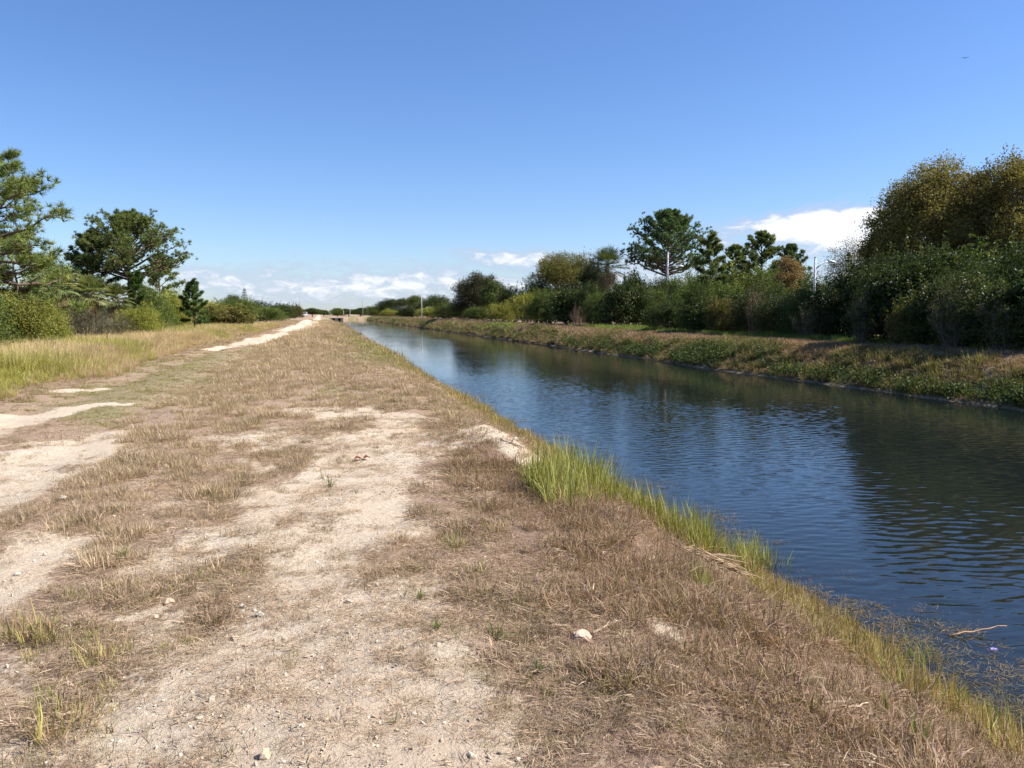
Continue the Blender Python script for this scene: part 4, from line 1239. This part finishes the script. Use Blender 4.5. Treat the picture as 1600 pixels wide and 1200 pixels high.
    place('slash_pine', 'pine tree', 'pale drooping pine right of the big dome crowned pine', pine(562, h, r * 1.15, h * .3, 30, .15, 4, 20, .32, .05, cols=[(.09, .12, .035), (.13, .15, .045)], prof=lambda t: 1 - .55 * t, droop=.1), loc, .2)
    loc, h, r, d = spot(1146, 41, 383, 22)
    place('slash_pine', 'pine tree', 'leftmost of the three small dark pines behind the thicket', pine(563, h, r * 1.25, h * .4, 28, .15, 4, 20, .26, .06, env=(.4, .25)), loc, .2)
    loc, h, r, d = spot(1187, 40, 364, 31)
    place('slash_pine', 'pine tree', 'middle and tallest of the three small dark pines behind the thicket', pine(564, h, r * 1.2, h * .42, 34, .18, 4, 20, .28, .06, env=(.4, .22)), loc, 1.2)
    loc, h, r, d = spot(1234, 42, 383, 24)
    place('slash_pine', 'pine tree', 'rightmost of the three small dark pines, behind the rust brown tree', pine(565, h, r * 1.25, h * .4, 28, .16, 4, 20, .26, .06, env=(.4, .25), cols=[(.05, .085, .03), (.08, .11, .04)]), loc, 3.2)
    loc, h, r, d = spot(1234, 36, 397, 24)
    place('rusty_tree', 'tree', 'rust brown tree top left of the curved street lamp', broad_tree(571, h, r, h * .5, [(.20, .13, .06), (.26, .16, .08), (.14, .12, .05)], MAT_DULL, 380, 13, .15, .07, .2, .42, .12, .9, 9), loc)
    loc, h, r, d = spot(1328, 35, 377, 42)
    place('sparse_tree', 'tree', 'sparse pinkish grey tree between the street lamp and the olive brown trees', broad_tree(572, h, r, h * .48, [(.24, .18, .13), (.30, .22, .16), (.18, .15, .08), (.2, .19, .1)], MAT_DULL, 520, 10, .11, .05, .22, .44, .12, .9, 13, bark=(.30, .24, .20)), loc)
    OL = [(.21, .19, .05), (.33, .28, .065), (.13, .135, .04), (.25, .185, .065), (.13, .11, .045)]
    loc, h, r, d = spot(1462, 31, 256, 106)
    place('olive_tree_crown' if False else 'spreading_tree', 'tree', 'left of the two large olive brown trees towering over the thicket', broad_tree(581, h, r, h * .42, OL, MAT_DULL, 4400, 11, .14, .068, .17, .48, .26, .95, 64, srange=(.12, .29), inner=.3), loc)
    loc, h, r, d = spot(1580, 32, 245, 100)
    place('spreading_tree', 'tree', 'right of the two large olive brown trees, cut by the right edge', broad_tree(582, h, r, h * .42, OL, MAT_DULL, 4400, 11, .14, .068, .17, .48, .26, .95, 64, srange=(.12, .29), inner=.3), loc, 1.0)
    loc, h, r, d = spot(1398, 30, 336, 50)
    place('spreading_tree', 'tree', 'smaller olive brown tree at the left foot of the two large ones', broad_tree(583, h, r, h * .5, OL, MAT_DULL, 2600, 13, .105, .05, .13, .38, .14, .95, 46, srange=(.18, .3), inner=.25), loc, 2.0)

    # ---- far-off wood all round, one mass
    rng = np.random.default_rng(77)
    coll = proto_set('wood_crown', [P['tall'][0][2][1][1], P['tall'][1][2][1][1], P['tall'][2][2][1][1], P['dark'][0][2][0][1]])
    X = np.concatenate([rng.uniform(-130, -40, 260), rng.uniform(48, 130, 260), rng.uniform(-220, 260, 260)])
    Y = np.concatenate([rng.uniform(30, 420, 260), rng.uniform(30, 420, 260), rng.uniform(430, 560, 260)])
    idx = rng.integers(0, 4, len(X)); s = np.where(idx == 3, 1.1, .62) * rng.uniform(.65, 1.0, len(X))
    s = np.where(X < -30, s * .8, s)
    scatter('distant_woods', 'far-off wood behind the banks reading as one low dark mass', np.stack([X, Y, height(X, Y)], 1), np.stack([X * 0, X * 0, rng.uniform(0, 6.28, len(X))], 1), np.stack([s * 1.5, s * 1.5, s], 1), idx, coll, cat='woods')


# ------------------------------------------------------------------ small things
def build_things():
    rng = np.random.default_rng(900)

    def pole(name, cat, label, px, X, ytop, r, col, Y=None, lean=0, mat=MAT_CONC):
        loc, h, _, d = spot(px, X, ytop, 1, Y)
        e = empty(name, loc); tag(e, label, cat)
        g = Geo(); g.tube([(0, 0, -.3), (lean * .5, 0, h * .5), (lean, 0, h)], [r * 1.25, r * 1.05, r * .85], 10, col)
        link('post', g.mesh('post', mat), e)
        g = Geo(); g.tube([(lean, 0, h), (lean, 0, h + .06)], [r * .95, r * .8], 10, np.array(col) * .7)
        link('cap', g.mesh('cap', mat), e)
        return e, h
    pole('utility_pole', 'pole', 'slim pale pole standing on the far bank path beside low bushes', 659, 22.2, 460, .085, (.46, .45, .43))
    pole('utility_pole', 'pole', 'thin tall grey pole above the far trees at the end of the canal', 567, None, 467, .13, (.34, .33, .33), 352)
    pole('utility_pole', 'pole', 'thin grey pole over the left trees near the end of the track', 469, -9.5, 464, .12, (.30, .29, .29))
    pole('marker_post', 'post', 'taller of two short pale posts at the end of the canal', 547, None, 481, .11, (.42, .40, .37), 350)
    pole('marker_post', 'post', 'shorter of two short pale posts at the end of the canal', 537, None, 485, .11, (.40, .38, .35), 350)

    e, h = pole('street_lamp', 'street lamp', 'thick grey pole with a short lamp arm in front of the big dome pine', 1040, 35, 394, .135, (.34, .32, .33), lean=.14)
    g = Geo(); g.tube([(.1, -.05, h - 1.6), (.5, -.3, h - 1.45), (1.0, -.6, h - 1.45)], [.05, .045, .04], 7, (.6, .6, .6)); link('arm', g.mesh('arm', MAT_METAL), e)
    g = Geo(); g.tube([(.95, -.57, h - 1.45), (1.15, -.7, h - 1.47), (1.5, -.9, h - 1.5)], [.06, .13, .06], 8, (.75, .75, .74)); link('lamp_head', g.mesh('lamp_head', MAT_METAL), e)
    e, h = pole('street_lamp', 'street lamp', 'pale street lamp with a curved arm rising from the dark thicket', 1271, 32, 403, .075, (.55, .55, .55))
    pts = [(0, 0, h - .75), (.3, -.05, h - .5), (.6, -.1, h - .32), (.9, -.15, h - .25)]
    g = Geo(); g.tube(pts, [.06, .055, .05, .045], 8, (.7, .7, .7)); link('arm', g.mesh('arm', MAT_METAL), e)
    g = Geo(); g.tube([(.85, -.14, h - .26), (1.0, -.17, h - .23), (1.2, -.2, h - .26), (1.4, -.22, h - .3)], [.05, .10, .085, .04], 9, (.72, .72, .72)); lh = link('lamp_head', g.mesh('lamp_head', MAT_METAL), e)
    g = Geo(); g.box((1.1, -.185, h - .335), (.26, .12, .05), (.5, .5, .5), .8); link('lens', g.mesh('lens', MAT_METAL, False), lh)

    # vehicle at the end of the track
    p = on_z(478, 496.5, hz(-4, 240)); x, y = -6.2, 352.0
    e = empty('white_van', (x, y, hz(x, y)), 0); tag(e, 'tiny white van parked where the sandy track ends', 'van')
    def prism(poly, w0, col):
        g = Geo(); n = len(poly)
        V = [(-w0 / 2, a, b) for a, b in poly] + [(w0 / 2, a, b) for a, b in poly]
        g.add(V, [(i, (i + 1) % n, (i + 1) % n + n, i + n) for i in range(n)], [(0, i + 1, i) for i in range(1, n - 1)] + [(n, n + i, n + i + 1) for i in range(1, n - 1)], col)
        return g
    b = link('body', prism([(-2.3, .35), (2.4, .35), (2.4, 1.95), (2.2, 2.1), (-1.0, 2.1), (-1.7, 1.25), (-2.3, 1.05)], 1.9, (.62, .62, .61)).mesh('body', MAT_METAL, False), e)
    g = Geo(); g.add([(-.8, -1.07, 2.04), (.8, -1.07, 2.04), (.85, -1.72, 1.28), (-.85, -1.72, 1.28)], [(0, 3, 2, 1)], None, (.03, .035, .04)); link('windscreen', g.mesh('windscreen', MAT_METAL, False), e)
    for sx in (-.85, .85):
        for sy in (-1.5, 1.6):
            g = Geo(); g.tube([(sx - .1, sy, .34), (sx + .1, sy, .34)], [.34, .34], 16, (.03, .03, .03)); w = link('wheel', g.mesh('wheel', MAT_METAL), e)
            g = Geo(); g.tube([(sx - .115, sy, .34), (sx + .115, sy, .34)], [.18, .18], 12, (.5, .5, .5)); link('rim', g.mesh('rim', MAT_METAL), w)
        g = Geo(); g.box((sx * .8, -2.31, .85), (.3, .05, .16), (.7, .7, .68)); link('headlight', g.mesh('headlight', MAT_METAL, False), e)

    # culvert under the crossing
    p = at_Y(526, 501, END_Y - 1)
    e = empty('culvert', (p.x, END_Y - .6, WATER_Z - .2)); tag(e, 'low culvert with two dark pipe mouths where the canal ends', 'culvert')
    g = Geo(); g.box((0, .6, .55), (5.2, .5, 1.3), (.20, .18, .15)); link('headwall', g.mesh('headwall', MAT_CONC, False), e)
    for sx in (-1.1, 1.1):
        g = Geo(); th = np.linspace(0, 2 * math.pi, 20, endpoint=False)
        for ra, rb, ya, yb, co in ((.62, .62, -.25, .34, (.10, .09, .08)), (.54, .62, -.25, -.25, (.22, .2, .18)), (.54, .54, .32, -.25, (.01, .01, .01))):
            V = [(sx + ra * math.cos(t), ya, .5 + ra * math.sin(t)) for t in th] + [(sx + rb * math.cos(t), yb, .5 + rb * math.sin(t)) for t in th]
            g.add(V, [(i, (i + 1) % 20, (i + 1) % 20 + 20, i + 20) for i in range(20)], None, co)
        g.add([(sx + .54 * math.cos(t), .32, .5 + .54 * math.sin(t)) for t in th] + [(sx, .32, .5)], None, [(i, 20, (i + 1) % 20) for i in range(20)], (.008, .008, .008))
        link('pipe', g.mesh('pipe', MAT_CONC), e)

    # dark drain pipe poking from the near bank
    y = 92.0
    q_ = on_z(558, 526, WATER_Z + .3); x, y = q_.x - .35, q_.y; z = WATER_Z + .34
    e = empty('drain_pipe', (x, y, z), rad(-4)); tag(e, 'dark drain pipe end jutting from the near bank over the water', 'drain pipe')
    g = Geo(); th = np.linspace(0, 2 * math.pi, 22, endpoint=False)
    prof = [(-.9, .30)] + [(-.8 + .1 * i, .30 + (.025 if i % 2 else 0)) for i in range(17)] + [(.85, .30), (.85, .265), (.2, .265)]
    V = [(a, b * math.cos(t), b * math.sin(t)) for a, b in prof for t in th]; m = len(prof)
    g.add(V, [(i * 22 + j, i * 22 + (j + 1) % 22, (i + 1) * 22 + (j + 1) % 22, (i + 1) * 22 + j) for i in range(m - 1) for j in range(22)], None, (.02, .02, .02))
    g.add([(.2, .265 * math.cos(t), .265 * math.sin(t)) for t in th] + [(.2, 0, 0)], None, [(i, (i + 1) % 22, 22) for i in range(22)], (.006, .006, .006))
    link('barrel', g.mesh('barrel', MAT_METAL), e)
    g = Geo(); g.box((-.35, 0, .33), (.5, .9, .12), (.12, .10, .08), .85); link('collar', g.mesh('collar', MAT_CONC, False), e)

    # limestone lumps
    def gp(px, py, z0=0.0):
        p = on_z(px, py, z0)
        for i in range(4): p = on_z(px, py, hz(p.x, p.y))
        return p
    tan = (.47, .37, .25); pale = (.50, .44, .35)
    for px, py, rpx, col, lab in ((265, 943, 7, tan, 'tan limestone lump, largest of those left of the sandy patch'), (241, 966, 4.5, tan, 'small tan stone just below the largest lump on the left'),
                                  (378, 949, 5, pale, 'pale stone, upper of two touching stones by the brown grass patch'), (378, 958, 5, pale, 'pale stone, lower of two touching stones by the brown grass patch'),
                                  (406, 962, 5.5, pale, 'round whitish stone right of the two touching stones'), (365, 1000, 6, tan, 'yellowish stone below the two touching stones'),
                                  (97, 780, 5, pale, 'pale stone beside the sandy rut of the track'), (27, 899, 4, pale, 'small pale stone in the rut at the left edge'),
                                  (909, 999, 13, (.50, .36, .27), 'flat pinkish rock beside the bare patch on the bank'), (862, 1010, 4, tan, 'small tan stone left of the flat pinkish rock'),
                                  (412, 1182, 9, tan, 'tan stone near the bottom edge on the sand'), (738, 1182, 6, pale, 'pale stone near the bottom edge among the brown grass'),
                                  (805, 688, 6, pale, 'pale stone on top of the sandy hummock by the water'), (545, 942, 5, pale, 'pale stone on the sand in the middle foreground')):
        p = gp(px, py); d = (p - CAM).length
        me = rock_mesh(rng, 1.0, col, 3)
        o = link('limestone_rock', me); r = rpx * d / F_PX * 1.15
        o.scale = (r, r, r * .85); o.location = p + Vector((0, 0, r * .25)); o.rotation_euler = (0, 0, rng.uniform(0, 6.28))
        tag(o, lab, 'rock', 'limestone rocks on the bank')

    # curled rust coloured leaf
    p = gp(566, 719); d = (p - CAM).length; s = 12 * d / F_PX
    e = empty('fallen_leaf', p + Vector((0, 0, .01)), .2); tag(e, 'curled rust red dead leaf lying on the pale sand', 'leaf')
    for sgn in (-1, 1):
        n = 9; V = []; Q = []
        for i in range(n):
            u = i / (n - 1); w = .42 * math.sin(math.pi * min(1, u * .95 + .04)) ** .8
            cx = sgn * (.1 + .95 * u); cz = .16 * math.sin(u * 3.0) + .06
            for j in range(5):
                q = (j - 2) / 2
                V.append((cx, w * q, cz + .5 * abs(q) ** 1.6 * w + .03 * math.sin(9 * u + j)))
        Q = [(i * 5 + j, i * 5 + j + 1, (i + 1) * 5 + j + 1, (i + 1) * 5 + j) for i in range(n - 1) for j in range(4)]
        me = mesh_np('blade', np.array(V) * s, Q, MAT_DULL, np.tile((.21, .066, .036), (len(V), 1)) * rng.uniform(.7, 1.2, (len(V), 1)), True)
        link('blade', me, e)
    g = Geo(); g.tube(np.array([(-.1, 0, .08), (0, -.25, .03), (.05, -.6, .05)]) * s, [.03 * s] * 3, 5, (.22, .08, .04)); link('stalk', g.mesh('stalk', MAT_DULL), e)

    # sticks
    def stick(name, label, a, b, r, col, za=.02, zb=.02, water=False, cat='stick', n=8, forks=2):
        if water:
            A = on_z(a[0], a[1], WATER_Z + za); Bq = on_z(b[0], b[1], WATER_Z + zb)
        else:
            A = gp(*a) + Vector((0, 0, za)); Bq = gp(*b) + Vector((0, 0, zb))
        D = np.array(Bq - A); L = np.linalg.norm(D)
        P = wander(rng, (0, 0, 0), D, n, L * .012)
        g = Geo(); g.tube(P, np.linspace(r, r * .6, n), 7, col)
        for i in range(forks):
            k = int(n * (.4 + .2 * i)); q = P[k]
            g.tube([q, q + D / n * 1.2 + rng.normal(size=3) * L * .06 + np.array([0, 0, .02])], [r * .5, r * .25], 5, col)
        o = link(name, g.mesh(name, MAT_BARK)); o.location = A; tag(o, label, cat)
    stick('bleached_branch', 'pale bleached branch lying down the slope beside the sandy hummock', (784, 690), (818, 703), .018, (.50, .42, .33), .03, .03, cat='branch')
    stick('floating_reed', 'straight brown reed stem floating on the water near the right edge', (1482, 993), (1573, 978), .007, (.42, .26, .15), .005, .06, True, 'reed', 8, 0)
    stick('dry_twig', 'thin dry twig lying just left of the bare pale patch on the bank', (926, 993), (968, 973), .006, (.44, .33, .23), .015, .02, cat='twig')
    stick('dry_twig', 'pale broken twig in the brown grass low on the bank', (1298, 1118), (1356, 1108), .005, (.50, .39, .26), .02, .03, cat='twig', forks=1)
    stick('dry_twig', 'reddish broken twig beside the pale twig low on the bank', (1376, 1132), (1402, 1133), .010, (.45, .24, .15), .02, .02, cat='twig', forks=0)

    # heap of dead reed stalks
    p = gp(1112, 884)
    g = Geo()
    for i in range(60):
        a = rng.normal() * .5 + (0 if i % 4 else 1.2); l = rng.uniform(.15, .42)
        c = np.array([rng.normal() * .16, rng.normal() * .12, rng.uniform(.01, .09)])
        d_ = np.array([math.cos(a), -math.sin(a) * .8, rng.normal() * .12]) * l / 2
        g.tube([c - d_, c + rng.normal(size=3) * .01, c + d_], [.005, .0055, .003], 4, np.array((.52, .38, .24)) * rng.uniform(.6, 1.2))
    o = link('reed_heap', g.mesh('reed_heap', MAT_DULL)); o.location = p; o.rotation_euler = (0, rad(18), 0)
    tag(o, 'small heap of dead tan reed stalks below the green sword grass', 'reed heap')

    # violet blossom at the water's edge
    p = on_z(1553, 1017, WATER_Z + .02)
    e = empty('water_blossom', p); tag(e, 'small pale violet blossom at the shallow edge near the right border', 'flower')
    V = []; T = []
    for i in range(6):
        a = i * math.pi / 3; c, s_ = math.cos(a), math.sin(a); k = len(V)
        V += [(0, 0, .01), (c * .014 - s_ * .009, s_ * .014 + c * .009, .02), (c * .032, s_ * .032, .016), (c * .014 + s_ * .009, s_ * .014 - c * .009, .02)]
        T += [(k, k + 1, k + 2), (k, k + 2, k + 3)]
    link('petals', mesh_np('petals', np.array(V), T, MAT_DULL, np.tile((.42, .34, .85), (len(V), 1))), e)
    g = Geo(); g.tube([(0, 0, -.06), (.004, .002, .012)], [.003, .003], 5, (.2, .25, .08)); link('stem', g.mesh('stem', MAT_DULL), e)

    # broad leaved seedlings in the dry grass
    for px, py, hpx, lab in ((776, 1000, 42, 'green seedling with long narrow leaves in the sandy grass, right of the other'), (680, 985, 30, 'smaller pale green seedling left of the long leaved one'),
                             (655, 935, 26, 'green weed sprig at the upper left of the two seedlings'), (843, 1050, 40, 'bluish green grass tuft with bent blades in the brown grass'),
                             (1435, 1170, 62, 'upright green blade plant near the bottom right corner'), (1380, 1120, 52, 'golden green blade plant left of the upright green one'),
                             (1122, 930, 30, 'single lime green sprig below the dead reed heap'), (192, 875, 30, 'fresh green tuft in the dry grass strip left of the sand'),
                             (615, 1130, 22, 'low green rosette on the sand near the bottom'), (515, 762, 22, 'wispy green sprout on the pale sand below the red leaf')):
        p = gp(px, py); d = (p - CAM).length; h = hpx * d / F_PX
        e = empty('weed_seedling', p); tag(e, lab, 'weed', 'green weeds in the dry grass')
        blade_like = 'blade' in lab and 'bent' not in lab
        cc = [(.20, .26, .08), (.27, .32, .10), (.16, .21, .07)] if 'golden' not in lab else [(.42, .34, .08), (.25, .28, .06)]
        if 'bluish' in lab: cc = [(.16, .22, .13), (.24, .27, .12), (.10, .15, .07)]
        v, t, c = blades(rng, 9 if blade_like else 16, h * .55, h * 1.05, h * .12, .12 if blade_like else .55, h * .05 if blade_like else h * .06, cc, False, .35 if blade_like else .9)
        link('leaves', mesh_np('leaves', v, t, MAT_GRASS, c), e)
        g = Geo(); g.tube([(0, 0, -.02), (.01, 0, h * .3), (.015, .01, h * .6)], [.004, .003, .002], 5, (.22, .20, .09)); link('stem', g.mesh('stem', MAT_GRASS), e)

    # bird
    p = CAM + ray(1508, 91) * 70
    e = empty('bird', p, rad(50)); tag(e, 'tiny dark bird flying high in the blue sky at the right', 'bird')
    g = Geo(); g.tube([(-.20, 0, 0), (-.10, 0, .01), (0, 0, .015), (.10, 0, .02), (.15, 0, .035), (.19, 0, .03)], [.012, .04, .05, .04, .03, .006], 8, (.03, .03, .035))
    g.add([(-.14, .02, 0), (-.14, -.02, 0), (-.30, -.05, 0), (-.30, .05, 0), (-.14, 0, .015), (-.30, 0, .01)], [(0, 4, 5, 3), (4, 1, 2, 5)], None, (.03, .03, .035))
    for s_ in (-1, 1):
        a = [(.08, s_ * .03, .02), (-.06, s_ * .03, .02), (.09, s_ * .2, .10), (-.05, s_ * .2, .10), (-.02, s_ * .42, .07), (-.10, s_ * .40, .07)]
        g.add(a, [(0, 1, 3, 2), (2, 3, 5, 4)], None, (.03, .03, .035))
    link('body', g.mesh('body', MAT_FEATHER), e); e.scale = (.62, .62, .62)


build_light()
build_ground()
build_grass()
build_plants()
build_things()
